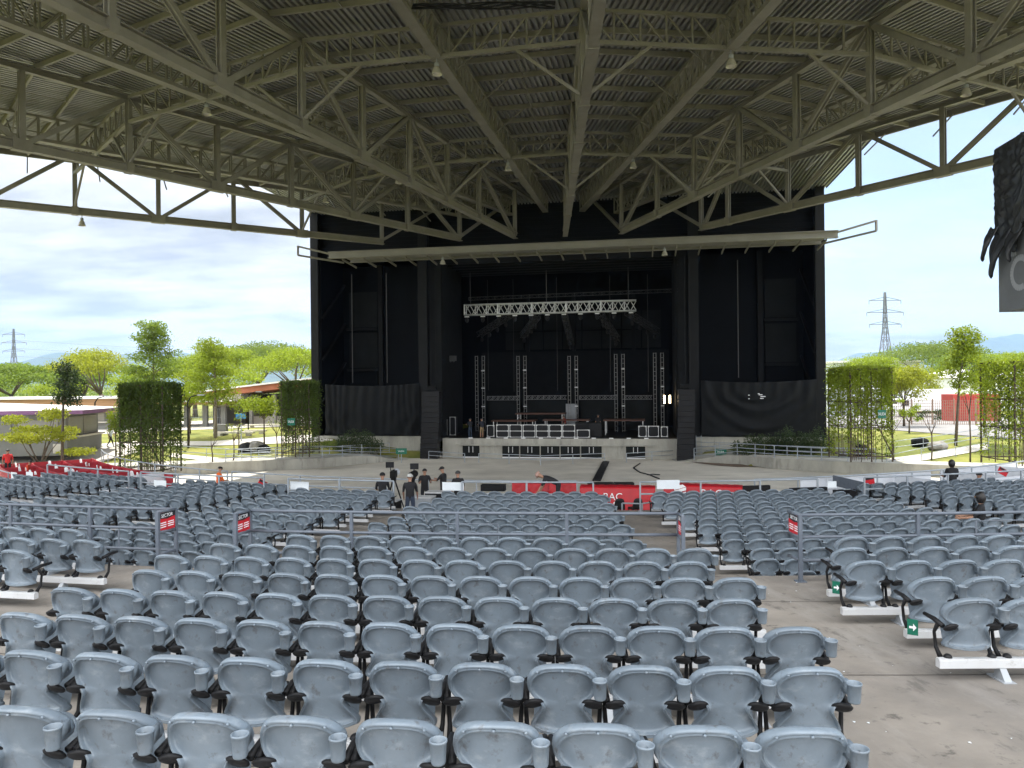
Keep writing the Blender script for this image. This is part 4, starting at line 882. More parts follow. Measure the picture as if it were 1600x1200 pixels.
T('lime rain tree between the two large trees above the pavilion', 352, 125, 543, 110, 'leaf_lime', kind='umbrella', n=3800, s=.42, trunk=.35, seed=33)
T('small distant tree at the far left edge', -30, 130, 580, 120, 'leaf_mid', kind='umbrella', n=2600, s=.5, trunk=.35, seed=34)
T('low lime tree at the foot of the tall right pylon', 1368, 135, 556, 80, 'leaf_lime', kind='umbrella', n=2600, s=.42, trunk=.3, seed=35)
T('bushy yellow tree left of the white truck cab', 1398, 110, 575, 50, 'leaf_yellow', kind='round', n=1500, s=.32, trunk=.15, seed=36, cb=.25)
T('green tree above the white warehouse', 1545, 118, 548, 90, 'leaf_mid', kind='round', n=2600, s=.38, trunk=.2, seed=37, cb=.3)
for i, (a, b) in enumerate(((-700, -40), (-30, 120), (500, 1290), (1290, 1420), (1540, 2400))):    # the wood in the distance reads as one mass
    pass
m = MB(); R = random.Random(5); bl = []
for i in range(150): d = R.uniform(190, 330); x = R.uniform(-1.0, 1.0)*d; bl.append((V((x, d, R.uniform(2.5, 5))), (R.uniform(7, 13), R.uniform(6, 9), R.uniform(2.5, 4))))
clumps(m, bl, 26000, 1.3, R, .6, .4); tag(m.build('distant_wood', M['leaf_far']), 'belt of distant green trees below the hills', 'wood', kind='stuff')
def sapling(u, vb, vt, label, seed, tuft=0, d=None, lf='leaf_lime'):
    R = random.Random(seed); p = atg(u, vb); h = (vb-vt)*p.y/F; t = thing('sapling', p, label, 'sapling', 'young saplings in the gardens'); m = MB(); top = p+V((R.uniform(-.1, .1), 0, h*.6))
    m.tube([p, p.lerp(top, .5)+V((.05, 0, 0)), top], [.06, .05, .04], 6)
    for k in range(4): e = top+V((R.uniform(-.7, .7), R.uniform(-.4, .4), h*R.uniform(.2, .4))); m.tube([top-V((0, 0, k*.1)), top.lerp(e, .5)+V((0, 0, -.08)), e], [.03, .022, .01], 5); tops.append(e)
    m.build('trunk', M['bark'], t, True)
    if tuft: m = MB(); clumps(m, [(e, (.35, .35, .25)) for e in tops[-4:]], tuft, .2, R); m.build('crown', M[lf], t)
tops = []
sapling(332, 726, 678, 'leafless forked sapling on the left lawn, nearest the large vine cage', 1)
sapling(364, 728, 660, 'tall bare sapling on the left lawn, between the forked ones', 2, 40)
sapling(373, 710, 640, 'sapling with a few leaves beside the blue sign', 3, 90)
sapling(433, 715, 650, 'bare leaning sapling next to the small left vine cage', 4, 30)
sapling(295, 700, 640, 'thin bare sapling right of the large left vine cage', 5)
sapling(1455, 727, 640, 'sapling with a dark tuft in front of the white truck', 6, 140, lf='leaf_dark')
sapling(1516, 722, 590, 'tall thin sapling before the red container', 7, 160)
sapling(1396, 722, 645, 'bare leaning sapling beside the right vine cage', 8, 20)
def bush(label, u0, u1, vt, d, lf, n, seed, s=.17):
    R = random.Random(seed); a, b = ray(u0, 690)[0]*d, ray(u1, 690)[0]*d; zt = at((u0+u1)/2, vt, d).z; z0 = .5; t = thing('bush', ((a+b)/2, d, z0), label, 'bush'); k = max(5, int((b-a)*2.2)); bl = []
    for i in range(k): x = lerp(a, b, (i+.5)/k); e = abs(2*(i+.5)/k-1); h = (zt-z0)*(1-.45*e*e)*R.uniform(.75, 1.05); bl.append((V((x, d+R.uniform(-.5, .5), z0+h*.55)), ((b-a)/k*1.1, .9, h*.5)))
    m = MB(); clumps(m, bl, n, s, R, .4, .4); m.build('foliage', M[lf], t)
    m = MB()
    for c, r in bl:
        for j in range(3): m.tube([(c.x, c.y, z0-.1), (c.x+R.uniform(-.3, .3), c.y, c.z)], [.03, .012], 5)
    m.build('stem', M['bark'], t)
bush('dark leafy bush before the left bay of the stage', 522, 594, 668, 65.5, 'leaf_dark', 3600, 1)
bush('dark bush with pale flowers before the right bay of the stage', 1150, 1232, 676, 60.2, 'leaf_dark', 3600, 2)
bush('larger dark bush in front of the right curtain', 1205, 1262, 662, 59.6, 'leaf_dark', 3600, 3)
bush('dark bush at the right corner of the stage house', 1250, 1294, 664, 58.6, 'leaf_dark', 2400, 4)
m = MB(); clumps(m, [(at(512, 694, 63), (.8, .7, .4))], 420, .15, random.Random(3)); tag(m.build('shrub', M['leaf_mid']), 'low shrub at the foot of the small left vine cage', 'shrub')
rust = mat('rusty bar', (.075, .055, .04), .7, .2)
def cage(label, u0, u1, vt, vb, d, dep, seed, dense, rot=0):
    R = random.Random(seed); x0, x1 = ray(u0, 660)[0]*d, ray(u1, 660)[0]*d; w = x1-x0; z0 = at(u0, vb, d).z; h = at(u0, vt, d).z-z0; c = V(((x0+x1)/2, d+dep/2, z0)); t = thing('vine_cage', c, label, 'vine cage')
    def L_(x, y, z): q = Matrix.Rotation(rot, 3, 'Z') @ V((x*w/2, y*dep/2, 0)); return c+q+V((0, 0, z*h))
    for i in range(5):
        for y in (-1, 1): m = MB(); m.bar(L_(-1+i*.5, y, -.06), L_(-1+i*.5, y, 1), .08 if i % 2 == 0 else .045); m.build('post', rust, t)
    m = MB()
    for z in (.0, .33, .62, 1):
        for y in (-1, 1): m.bar(L_(-1, y, z+.001), L_(1, y, z+.001), .07)
        for x in (-1, 1): m.bar(L_(x, -1, z+.004), L_(x, 1, z+.004), .065)
    m.bar(L_(0, -1, .5), L_(1, -1, .02), .06); m.build('frame', rust, t)
    m = MB(); n = int(11500*dense)
    for i in range(n):
        f = R.random(); q = R.random(); top = R.random()
        if f < .34: x, y = R.uniform(-1, 1), -1
        elif f < .56: x, y = -1, R.uniform(-1, 1)
        elif f < .76: x, y = 1, R.uniform(-1, 1)
        elif f < .93: x, y = R.uniform(-1, 1), 1
        else: x, y, top = R.uniform(-1, 1), R.uniform(-1, 1), 2
        z = 1-q**1.3 if top < 2 else 1
        dens = (mnoise.noise((x*3.1+seed, y*3.3, z*1.2))*.6+.45+.55*(z-.45)*1.6)*(1.5 if seed < 3 else 1)
        if abs(x) > .93 and abs(y) > .8: dens += .4
        if R.random() > dens: continue
        p = L_(x, y, z)+V((R.gauss(0, .15), R.gauss(0, .15), R.gauss(0, .06)+(.25*max(0, mnoise.noise((x*4+seed, y*4, 0)))+R.random()*.12 if z > .97 else 0))); leaf(m, p, .20, R, .2)
    for i in range(int(26*dense)):                    # hanging strands
        x, y = R.uniform(-1, 1), R.choice((-1, 1)); L0 = R.uniform(.2, .8)
        for j in range(int(70*L0)): leaf(m, L_(x, y, 1-L0*R.random())+V((R.gauss(0, .05), R.gauss(0, .05), 0)), .17, R, 0)
    m.build('vines', M['vine'] if seed < 3 else M['leaf_lime'], t)
    m = MB()
    for i in range(22): x, y = R.uniform(-1, 1), R.choice((-1, 1)); m.tube([L_(x, y, -.04), L_(x+R.uniform(-.1, .1), y, .35), L_(x+R.uniform(-.2, .2), y, R.uniform(.6, 1))], [.022, .018, .01], 5)
    m.build('stem', M['bark'], t)
cage('large cubic vine cage thick with dark green creepers in the left garden', 187, 254, 603, 736, 47.5, 2.6, 1, 1.5)
cage('smaller vine cage against the left edge of the stage house', 440, 483, 599, 708, 59, 3, 2, 1.1)
cage('thinly grown vine cage at the right edge of the stage house', 1329, 1394, 577, 714, 49.5, 3.4, 3, 1.5)
cage('vine cage with a solid green back at the right frame edge', 1586, 1680, 566, 722, 44, 3.2, 4, 1.2)
p0, p1 = at(1568, 600, 46.8), at(1650, 600, 46.8); m = MB(); clumps(m, [(V((lerp(p0.x, p1.x, i/6), 47, lerp(3.6, 7.2, j/5))), (.6, .25, .5)) for i in range(7) for j in range(6)], 3600, .2, random.Random(9)); tag(m.build('creeper_curtain', M['vine']), 'dense green creeper hanging behind the far right vine cage', 'creeper')
# ------------------------------------------------------------------ buildings and things in the gardens
def shed(name, label, cat, u0, u1, d, vt, dep, rot, parts): pass
bw = mat('kiosk grey', (.20, .20, .185), .8, var=.15, scale=.6); shut = mat('shutter', (.27, .26, .225), .6, var=.1, scale=.5, stretch=(1, 1, 6)); purple = mat('purple fascia', (.20, .085, .20), .6); orange = mat('orange board', (.62, .27, .02), .6)
brown = mat('brown slats', (.30, .17, .085), .75, var=.2, scale=1.2, stretch=(.2, .2, 8)); terra = mat('rust red fascia', (.34, .11, .05), .7, var=.2, scale=.6); roofw = mat('white roof', (.72, .71, .68), .5, var=.08, scale=.4); dark = mat('dark opening', (.03, .03, .03), .8)
def ob(m, o, rz, x0, x1, y0, y1, z0, z1):            # box in a building's own axes
    c = Matrix.Rotation(rz, 3, 'Z') @ V(((x0+x1)/2, (y0+y1)/2, 0)); m.box((o.x+c.x, o.y+c.y, (z0+z1)/2), (x1-x0, y1-y0, z1-z0), rz); return m
o = at(105, 690, 57); o.z = 1.5; rz = rd(8); k = thing('kiosk', o, 'grey kiosk with a purple roof edge and closed shutters at the far left', 'kiosk')
m = MB(); ob(m, o, rz, -14, 0, 0, 6.5, 1.5, 2.75); m.build('base', bw, k)
m = MB(); ob(m, o, rz, -14.2, .22, -.22, 6.7, 2.76, 2.9); m.build('counter', M['concrete_pale'], k)
m = MB(); ob(m, o, rz, -13.8, -.2, .2, 6.3, 2.91, 4.65); m.build('wall', bw, k)
for i in range(4): m = MB(); ob(m, o, rz, -13.4+i*3.3, -10.6+i*3.3, .12, .195, 2.95, 4.2); m.build('shutter', bw if i < 3 else shut, k)
for i in range(2): m = MB(); ob(m, o, rz, -.195, -.12, .6+i*2.7, 3.1+i*2.7, 2.95, 4.4); m.build('shutter', shut, k)
m = MB(); ob(m, o, rz, -14.5, -6.5, -.25, -.05, 3.7, 4.3); m.build('menu_board', orange, k)
m = MB(); ob(m, o, rz, -15, 1.5, -.9, 7.2, 4.66, 4.95); m.build('fascia', purple, k)
m = MB(); q = [(-15, -.9), (1.5, -.9), (1.5, 7.2), (-15, 7.2)]; R_ = Matrix.Rotation(rz, 3, 'Z'); vs = [o+R_ @ V((x, y, 0)) for x, y in q]; top = o+R_ @ V((-6.3, 3, 0)); m.add([(v.x, v.y, 4.96) for v in vs]+[(top.x, top.y, 5.5)], [(0, 1, 4), (1, 2, 4), (2, 3, 4), (3, 0, 4), (3, 2, 1, 0)]); m.build('roof', roofw, k)
m = MB(); ob(m, o, rz, -.9, -.35, -.26, -.225, 1.7, 2.4); p = m.build('meter_box', M['concrete_pale'], k)
o = at(-60, 690, 84); o.z = 1.9; L0 = at(196, 690, 84).x-o.x; k = thing('long_building', o, 'long low grey building with brown slatted fascia and white roof edge', 'building')
m = MB(); ob(m, o, 0, 0, L0, 0, 8, 1.85, 3.9); m.build('wall', bw, k)
m = MB(); ob(m, o, 0, -.5, L0+.5, -1.2, 9, 3.91, 5.4); m.build('fascia', brown, k); m = MB(); ob(m, o, 0, -.8, L0+.8, -1.5, 9.3, 5.41, 5.6); m.build('roof', roofw, k)
for i in range(7): m = MB(); ob(m, o, 0, i*2.7+.3, i*2.7+2.6, -.08, -.01, 2.9, 3.8); m.build('shutter', shut, k); 
m = MB(); ob(m, o, 0, 0, L0, -.35, -.01, 2.7, 2.85); m.build('counter', M['concrete_pale'], k)
o = at(228, 690, 88); o.z = 1.9; L0 = at(352, 690, 88).x-o.x; k = thing('pavilion', o, 'open pavilion with a white roof on grey pillars in the left garden', 'pavilion')
m = MB(); ob(m, o, 0, -.5, L0+.5, -1, 7, 4.55, 4.85); m.build('fascia', brown, k); m = MB(); ob(m, o, 0, -.8, L0+.8, -1.3, 3, 4.86, 4.95); ob(m, o, 0, -.8, L0+.8, 3.01, 7.3, 4.86, 5.9); m.build('roof', roofw, k)
for i in range(5): m = MB(); ob(m, o, 0, .2+i*2.15, .75+i*2.15, 0, .5, 1.85, 4.54); m.build('pillar', bw, k)
m = MB()
for i in range(48): m.bar(o+V((.2+i*.19, .25, 0)), o+V((.2+i*.19, .25, 2.1)), .025)
for z in (.1, 1.1, 2.1): m.bar(o+V((0, .25, z)), o+V((L0, .25, z)), .04)
m.build('screen_bars', M['rail_light'], k)
o = at(372, 690, 92); o.z = 1.9; rz = rd(-8); k = thing('red_roofed_building', o, 'building with a rising rust red roof edge and dark open front at left', 'building')
R_ = Matrix.Rotation(rz, 3, 'Z'); m = MB()
def slab(m, x0, x1, y0, y1, za, zb, th): m.add([o+R_ @ V((x, y, 0))+V((0, 0, z-o.z)) for x, y, z in ((x0, y0, za), (x1, y0, zb), (x1, y1, zb), (x0, y1, za), (x0, y0, za+th), (x1, y0, zb+th), (x1, y1, zb+th), (x0, y1, za+th))], [(3, 2, 1, 0), (4, 5, 6, 7), (0, 1, 5, 4), (1, 2, 6, 5), (2, 3, 7, 6), (3, 0, 4, 7)])
slab(m, -6, 14, -2, 8, 5.0, 7.1, .7); m.build('fascia', terra, k); m = MB(); slab(m, -6.3, 14.3, -2.3, 8.3, 5.71, 7.81, .18); m.build('roof', roofw, k)
m = MB(); ob(m, o, rz, 1.5, 14, 3, 8, 1.85, 5.6); m.build('wall', dark, k); m = MB(); ob(m, o, rz, -5, 1.4, 3, 8, 1.85, 4.9); m.build('end_wall', bw, k)
for i in range(4): m = MB(); ob(m, o, rz, 2+i*3, 2.4+i*3, -1, -.6, 1.85, 5.3+i*.3); m.build('post', M['steel_pale'], k)
m = MB(); ob(m, o, rz, 1, 12, 1, 2, 1.9, 2.9); m.build('counter', M['concrete_pale'], k)
def lamp_post(u, vb, vt, side, label, d=None):
    b = atg(u, vb); h = at(u, vt, b.y).z-b.z; t = thing('lamp_post', b, label, 'lamp post', 'lamp posts in the left garden'); m = MB(); m.tube([b, b+V((0, 0, h*.86)), b+V((side*.25, 0, h*.96)), b+V((side*.9, 0, h))], [.07, .06, .05, .04], 8); m.build('pole', M['black_steel'], t, True)
    m = MB(); m.box(b+V((side*1.15, 0, h-.02)), (.6, .28, .1)); m.build('lamp', M['bracket'], t)
lamp_post(149, 692, 619, 1, 'dark lamp post beside the grey kiosk'); lamp_post(294, 700, 617, 1, 'thin lamp post right of the large left vine cage'); lamp_post(388, 674, 612, 1, 'lamp post with an arm before the red roofed building')
b = atg(377, 690); t = thing('garden_sign', b, 'small blue sign on a post in the left lawn', 'sign'); m = MB(); m.tube([b, b+V((0, 0, 2.6))], .05, 6); m.build('post', M['rail_light'], t); m = MB(); m.box(b+V((0, -.06, 2.3)), (.9, .05, .45)); m.build('panel', mat('sign blue', (.03, .25, .55), .5), t)
b = atg(345, 680); m = MB(); m.box(b+V((0, 0, .5)), (1.2, .7, 1.1)); tag(m.build('litter_bin', bw), 'grey concrete bin on the left lawn before the pavilion', 'bin')
for i, (u, v, w) in enumerate(((366, 681, 4.0), (391, 678, 3.2), (418, 668, 5))):
    b = atg(u, v); m = MB(); m.box(b+V((0, 0, .32)), (w, .6, .14), .15*(i-1)); m.box(b+V((-w*.35, 0, .1)), (.4, .5, .28), .15*(i-1)); m.box(b+V((w*.35, 0, .1)), (.4, .5, .28), .15*(i-1)); tag(m.build('stone_bench', M['concrete_pale']), 'pale stone bench on the left lawn, %s' % ('left one', 'middle one', 'far one before the red roofed building')[i], 'bench', 'stone benches on the left lawn')
def boulder(p, r, seed, label, mt='rock', nm='boulder', cat='boulder', grp=None):
    m = MB(); m.ell(p, r, 16, 10); m.v = [tuple(V(v)+(V(v)-V(p))*.28*mnoise.noise((V(v)-V(p))*1.6/max(r)+V((seed, 0, 0)))) for v in m.v]; tag(m.build(nm, M[mt], smooth=False), label, cat, grp)
p = atg(387, 706); boulder(p+V((0, 0, .35)), (.8, .6, .5), 1, 'black tarped equipment heap on the left lawn', 'black_cloth', 'tarped_heap', 'heap'); p = atg(400, 706); boulder(p+V((0, 0, .4)), (.75, .7, .6), 2, 'pale boulder between the black heaps on the left lawn', 'rock'); p = atg(411, 707); boulder(p+V((0, 0, .3)), (.7, .5, .4), 3, 'smaller black heap right of the pale boulder', 'black_cloth', 'tarped_heap', 'heap')
for i, (u, v, r, mt, lab) in enumerate(((1437, 697, (.65, .5, .45), 'black_cloth', 'black tarped heap on the right lawn, upper one'), (1465, 702, (.75, .6, .4), 'rock', 'pale capped boulder on the right lawn'), (1346, 716, (.75, .6, .65), 'black_cloth', 'peaked black tarp heap beside the right vine cage'), (1328, 713, (.8, .6, .35), 'rock', 'flat boulder left of the peaked tarp heap'), (236, 738, (2.2, .9, .3), 'rock', 'rocky edge below the large left vine cage'), (72, 712, (1.7, .9, .35), 'rock', 'stones round the foot of the yellow leaved tree'))):
    p = atg(u, v); boulder(p+V((0, 0, r[2]*.6)), r, 10+i, lab, mt, 'boulder' if mt == 'rock' else 'tarped_heap', 'boulder' if mt == 'rock' else 'heap')
# service yard on the right
def yb(u, d): return V((ray(u, 650)[0]*d, d, 1.95))
o = yb(1418, 96); k = thing('box_truck', o, 'white box truck parked in the service yard', 'truck'); w = yb(1489, 96).x-o.x
m = MB(); m.box((o.x+w/2, o.y, 1.95+.75+1.35), (w, 2.4, 2.7)); m.build('cargo_box', M['white'], k)
m = MB(); m.add([V((o.x+x, o.y+y, 1.95+z)) for y in (-1.1, 1.1) for x, z in ((-.05, .5), (-1.9, .5), (-1.9, 1.35), (-1.55, 2.25), (-.05, 2.3))], [(0, 1, 2, 3, 4), (9, 8, 7, 6, 5)]+[(i, 5+i, 5+(i+1) % 5, (i+1) % 5) for i in range(5)]); m.build('cab', M['white'], k)
m = MB(); m.add([V((o.x+x, o.y-1.13, 1.95+z)) for x, z in ((-.35, 1.4), (-1.35, 1.4), (-1.25, 2.05), (-.35, 2.1))], [(0, 1, 2, 3)]); m.box((o.x-1.75, o.y, 1.95+1.8), (.1, 1.8, .7)); m.build('window', dark, k)
for x in (-1.2, w*.62, w*.8): m = MB(); m.tube([(o.x+x, o.y-1.2, 2.4), (o.x+x, o.y-.9, 2.4)], .45, 14); wh = m.build('wheel', M['black_plastic'], k)
m = MB(); m.box((o.x+w/2, o.y, 2.45), (w, .9, .25)); m.build('chassis', M['black_steel'], k)
red = mat('container red', (.42, .05, .035), .6, var=.15, scale=.5); o = yb(1490, 84); w = yb(1562, 84).x-o.x; k = thing('shipping_container', o, 'red shipping container behind the mesh fence at right', 'container')
m = MB(); m.box((o.x+w/2, o.y+1.2, 3.45), (w, 2.4, 3.0))
for i in range(26): m.box((o.x+.15+i*w/26, o.y-.02, 3.45), (w/60, .06, 2.7))
m.build('body', red, k); m = MB()
for x in (0, w): m.box((o.x+x, o.y-.04, 3.45), (.14, .1, 3.02))
m.build('corner_post', red, k)
o = yb(1488, 112); k = thing('white_warehouse', o, 'white gabled warehouse behind the red container', 'warehouse'); w = 18
m = MB(); m.box((o.x+w/2, o.y+6, 4.4), (w, 12, 5)); m.build('wall', M['white'], k); m = MB(); m.add([V((o.x-.3, o.y-.4, 6.92)), V((o.x+w+.3, o.y-.4, 6.92)), V((o.x+w+.3, o.y+12.4, 6.92)), V((o.x-.3, o.y+12.4, 6.92)), V((o.x+3, o.y+6, 8.2)), V((o.x+w-3, o.y+6, 8.2))], [(0, 1, 5, 4), (1, 2, 5), (2, 3, 4, 5), (3, 0, 4), (3, 2, 1, 0)]); m.build('roof', roofw, k)
o = yb(1296, 100); k = thing('white_shed', o, 'long white shed seen through the right vine cage', 'shed'); w = yb(1386, 100).x-o.x
m = MB(); m.box((o.x+w/2, o.y+3, 3.6), (w, 6, 3.4)); m.build('wall', M['white_cloth'], k); m = MB(); m.box((o.x+w/2, o.y+2.8, 5.42), (w+.8, 7, .2)); m.build('roof', roofw, k)
for i in range(3): m = MB(); m.box((o.x+1.5+i*2.6, o.y-.03, 3.0), (1.3, .06, 2.1)); m.build('door', bw, k)
o = yb(1360, 150); k = thing('far_hall', o, 'far white hall roof above the right vine cage', 'hall'); m = MB(); m.box((o.x+2, o.y+4, 6), (16, 8, 8.4)); m.build('wall', M['white_cloth'], k); m = MB(); m.box((o.x+2, o.y+4, 10.4), (17, 9, .4)); m.build('roof', roofw, k)
a, b = yb(1392, 79), yb(1560, 76); k = thing('mesh_fence', a, 'brown mesh fence of thin bars before the truck and container', 'fence'); m = MB(); n = 52
fm = mat('fence brown', (.30, .20, .14), .6)
for i in range(n+1): p = a.lerp(b, i/n); m.bar(p, p+V((0, 0, 2.5)), .035)
for z in [.1+.3*i for i in range(9)]: m.bar(a+V((0, -.03, z)), b+V((0, -.03, z)), .03)
m.build('mesh_panel', fm, k)
for i in range(6): m = MB(); p = a.lerp(b, i/5); m.bar(p+V((0, .05, -.1)), p+V((0, .05, 2.7)), .1); m.build('post', fm, k)
# power line towers
def pylon(u, vt, d, label):
    b = V((ray(u, 600)[0]*d, d, 1.9)); h = at(u, vt, d).z-1.9; t = thing('power_pylon', b, label, 'pylon', 'power line towers'); m = MB(); lv = [0, .22, .4, .55, .67, .77, .86, .93, 1]
    def wd(f): return h*lerp(.085, .018, min(1, f/.62)) if f < .62 else h*.018*lerp(1, .35, (f-.62)/.38)
    for f0, f1 in zip(lv, lv[1:]):
        c0 = [b+V((i*wd(f0), j*wd(f0), h*f0)) for i, j in ((-1, -1), (1, -1), (1, 1), (-1, 1))]; c1 = [b+V((i*wd(f1), j*wd(f1), h*f1)) for i, j in ((-1, -1), (1, -1), (1, 1), (-1, 1))]
        for i in range(4): m.bar(c0[i], c1[i], h*.0065); m.bar(c0[i], c1[(i+1) % 4], h*.003); m.bar(c1[i], c0[(i+1) % 4], h*.003); m.bar(c1[i], c1[(i+1) % 4], h*.005)
    m.build('lattice', M['pylon'], t)
    for f in (.68, .8, .92):
        m = MB(); 
        for e in (-1, 1): q = b+V((e*h*.16*(1 if f != .8 else 1.15), 0, h*f)); m.bar(b+V((0, 0, h*f)), q, h*.006); m.bar(b+V((0, 0, h*(f+.035))), q, h*.005); m.bar(q, q-V((0, 0, h*.035)), h*.004)
        m.build('cross_arm', M['pylon'], t)
pylon(22, 514, 380, 'lattice power pylon above the far left trees'); pylon(1384, 457, 300, 'tall lattice power pylon right of the stage house')
m = MB()
for f in (.68, .8, .92): a, b = V((-252, 380, 34*f)), V((-40, 520, 40*f)); m.tube([a.lerp(b, i/16)-V((0, 0, 6*sin(pi*i/16))) for i in range(17)], .06, 4)
tag(m.build('power_line', M['pylon']), 'thin power lines leaving the far left pylon', 'power line')
# hills
def ridge(name, pts, d, dep, seed):                   # pts: photo column and row of the skyline
    m = MB(); n = 160
    def top(t):
        u = lerp(pts[0][0], pts[-1][0], t)
        for (u0, v0), (u1, v1) in zip(pts, pts[1:]):
            if u <= u1: return u, lerp(v0, v1, sm(0, 1, (u-u0)/(u1-u0)))
        return pts[-1]
    def fn(t, w):
        u, v = top(t); p = at(u, v, d); z = p.z*(1+.10*mnoise.fractal((u*.013+seed, 0, 0), 1, 2, 5)); y = d-dep*(1-w)
        return V((p.x*(y/d)**.5, y, (2+(z-2)*(w**1.25))*(1)+z*.18*mnoise.fractal((u*.03+seed, w*2.5, 3), 1, 2, 4)*(1-w)*sin(pi*min(1, w*1.2))))
    m.grid(fn, n, 24); return m.build(name, M['hill'], kind='structure', smooth=True)
ridge('hills', [(-500, 575), (-100, 576), (20, 566), (90, 552), (150, 558), (215, 549), (290, 553), (420, 562), (900, 580)], 4200, 1500, 2)
ridge('mountains', [(1100, 585), (1290, 566), (1350, 553), (1440, 533), (1490, 538), (1530, 527), (1580, 522), (1700, 530), (2100, 560)], 5600, 2200, 7)
# ------------------------------------------------------------------ boxes in front of the lower terrace
ZV = 1.2
def wall_arc(name, a0, a1, r, h, mt, label, cat='barrier', group=None, th=.05, zb=ZV):
    m = MB(); arc(m, rd(a0), rd(a1), r-th/2, r+th/2, zb+.02, zb+h); return tag(m.build(name, M[mt]), label, cat, group)
def wall_rad(name, a, r0, r1, h, mt, label, cat='barrier', group=None, th=.05, zb=ZV):
    m = MB(); p, q = pol(rd(a), r0, zb+h/2+.01), pol(rd(a), r1, zb+h/2+.01); m.bar(p, q, th, h-.02); return tag(m.build(name, M[mt]), label, cat, group)
g = 'red partitions of the boxes at left'
for i, r in enumerate((40.0, 41.7, 43.4, 45.1)):
    wall_arc('box_partition', -55, -35, r, .78, 'red_dark', 'long curved red partition of the left boxes, %s from the arena' % ORD[i+1], 'partition', g)
for i in range(6): wall_rad('box_partition', -54+i*3.5, 40.05, 45.05, .77, 'red_dark', 'radial red partition of the left boxes, %s from the left' % ORD[i+1], 'partition', g)
wall_arc('white_barrier', -36, -32.5, 43.5, .75, 'white_cloth', 'white barrier panel at the right end of the red boxes')
wall_rad('white_barrier', -36.2, 40, 45, .85, 'white_cloth', 'white end panel of the red boxes')
for i, (a0, a1) in enumerate(((-31.5, -27), (-26.4, -22), (-21.4, -17), (-16.4, -12.5))): wall_arc('white_barrier', a0, a1, 44.6, .8, 'white_cloth', 'low white box wall before the left block, %s from the left' % ORD[i+1], 'barrier', 'white box walls before the left block')
def rail_white(a0, a1, r, label, h=1.05): return railing(label, pa(a0, a1, r, 12), lambda p: ZV, (h,), 2.2, .035, 'rail_light', .03)
rail_white(-60, -30, 39.2, 'curved pale handrail along the arena side of the left boxes'); rail_white(-29.5, -3, 39.2, 'curved pale handrail along the arena side of the middle boxes'); rail_white(-60, -37, 45.8, 'curved pale handrail behind the red boxes'); rail_white(-34, -14, 42.2, 'curved pale handrail inside the white boxes')
# tiered white stand at the far left
t = thing('tiered_stand', pol(rd(-61), 47, ZV), 'stepped pale grey stand with a curved white handrail at the far left edge', 'stand')
for k in range(4): m = MB(); arc(m, rd(-66), rd(-58+k*-.9), 46.4+k*.8, 47.2+k*.8, .2, ZV+.5+k*.5); m.build('tier', M['white_cloth'], t)
m = MB(); m.tube([pol(rd(-55-k*.75), 46.2+k*.35, ZV+1.0+2.6*sm(3, 14, k)) for k in range(15)], .06, 8); m.build('handrail', M['white'], t, True)
# chairs and sofas in the boxes
def chair(p, a, mt, label, grp):
    t = thing('box_chair', p, label, 'chair', grp, a); m = MB(); m.box((0, 0, .44), (.44, .44, .06)); m.build('seat', M[mt], None).parent = t
    m = MB(); m.grid(lambda u, v: V(((u-.5)*.44*(1-.25*v*v), -.22-.06*v, .44+.42*v-.06*abs(u*2-1)**3*v)), 6, 4); o = m.build('backrest', M[mt], None, True); o.parent = t; sd = o.modifiers.new('thickness', 'SOLIDIFY'); sd.thickness = .04
    for x in (-1, 1):
        for y in (-1, 1): m = MB(); m.bar((x*.19, y*.19, 0), (x*.19, y*.19, .41), .035); m.build('leg', M['black_plastic'], None).parent = t
    return t
proto_w = proto_b = None
R = random.Random(21); n = 0
for i in range(5):
    for j in range(3):
        for k in range(2):
            a = rd(-54+i*3.5+1.0+k*1.4); r = 40.6+j*1.7+R.uniform(-.1, .1); p = pol(a, r, ZV+.01); lab = 'white chair in the red boxes, compartment %s from the left, row %s, %s' % (ORD[i+1], ORD[j+1], ('left', 'right')[k])
            if proto_w is None: proto_w = o = chair(p, a, 'white', lab, 'white chairs in the red boxes')
            else: o = copy_tree(proto_w); o.location = p; o['label'] = lab
            o.rotation_euler = (0, 0, a+R.uniform(-.4, .4))
for i, (a, r) in enumerate(((-3.0, 42.6), (-2.2, 42.6), (-1.0, 42.9), (-.1, 42.9), (1.9, 43.5), (5.6, 43.6), (6.6, 43.5), (-30, 43.8), (-28.8, 43.8), (-25, 43.8), (-24, 43.6), (-20, 43.8), (-19, 43.8), (-15, 43.9), (3.4, 43.6))):
    p = pol(rd(a), r, ZV+.01); lab = 'black chair in the boxes before the front rail, %s from the left' % ORD[1+sorted([q[0] for q in ((-3.0, 0), (-2.2, 0), (-1.0, 0), (-.1, 0), (1.9, 0), (5.6, 0), (6.6, 0), (-30, 0), (-28.8, 0), (-25, 0), (-24, 0), (-20, 0), (-19, 0), (-15, 0), (3.4, 0))]).index(a)]
    if proto_b is None: proto_b = o = chair(p, rd(a), 'black_plastic', lab, 'black chairs in the boxes')
    else: o = copy_tree(proto_b); o.location = p; o['label'] = lab
    o.rotation_euler = (0, 0, rd(a)+R.uniform(-.3, .3))
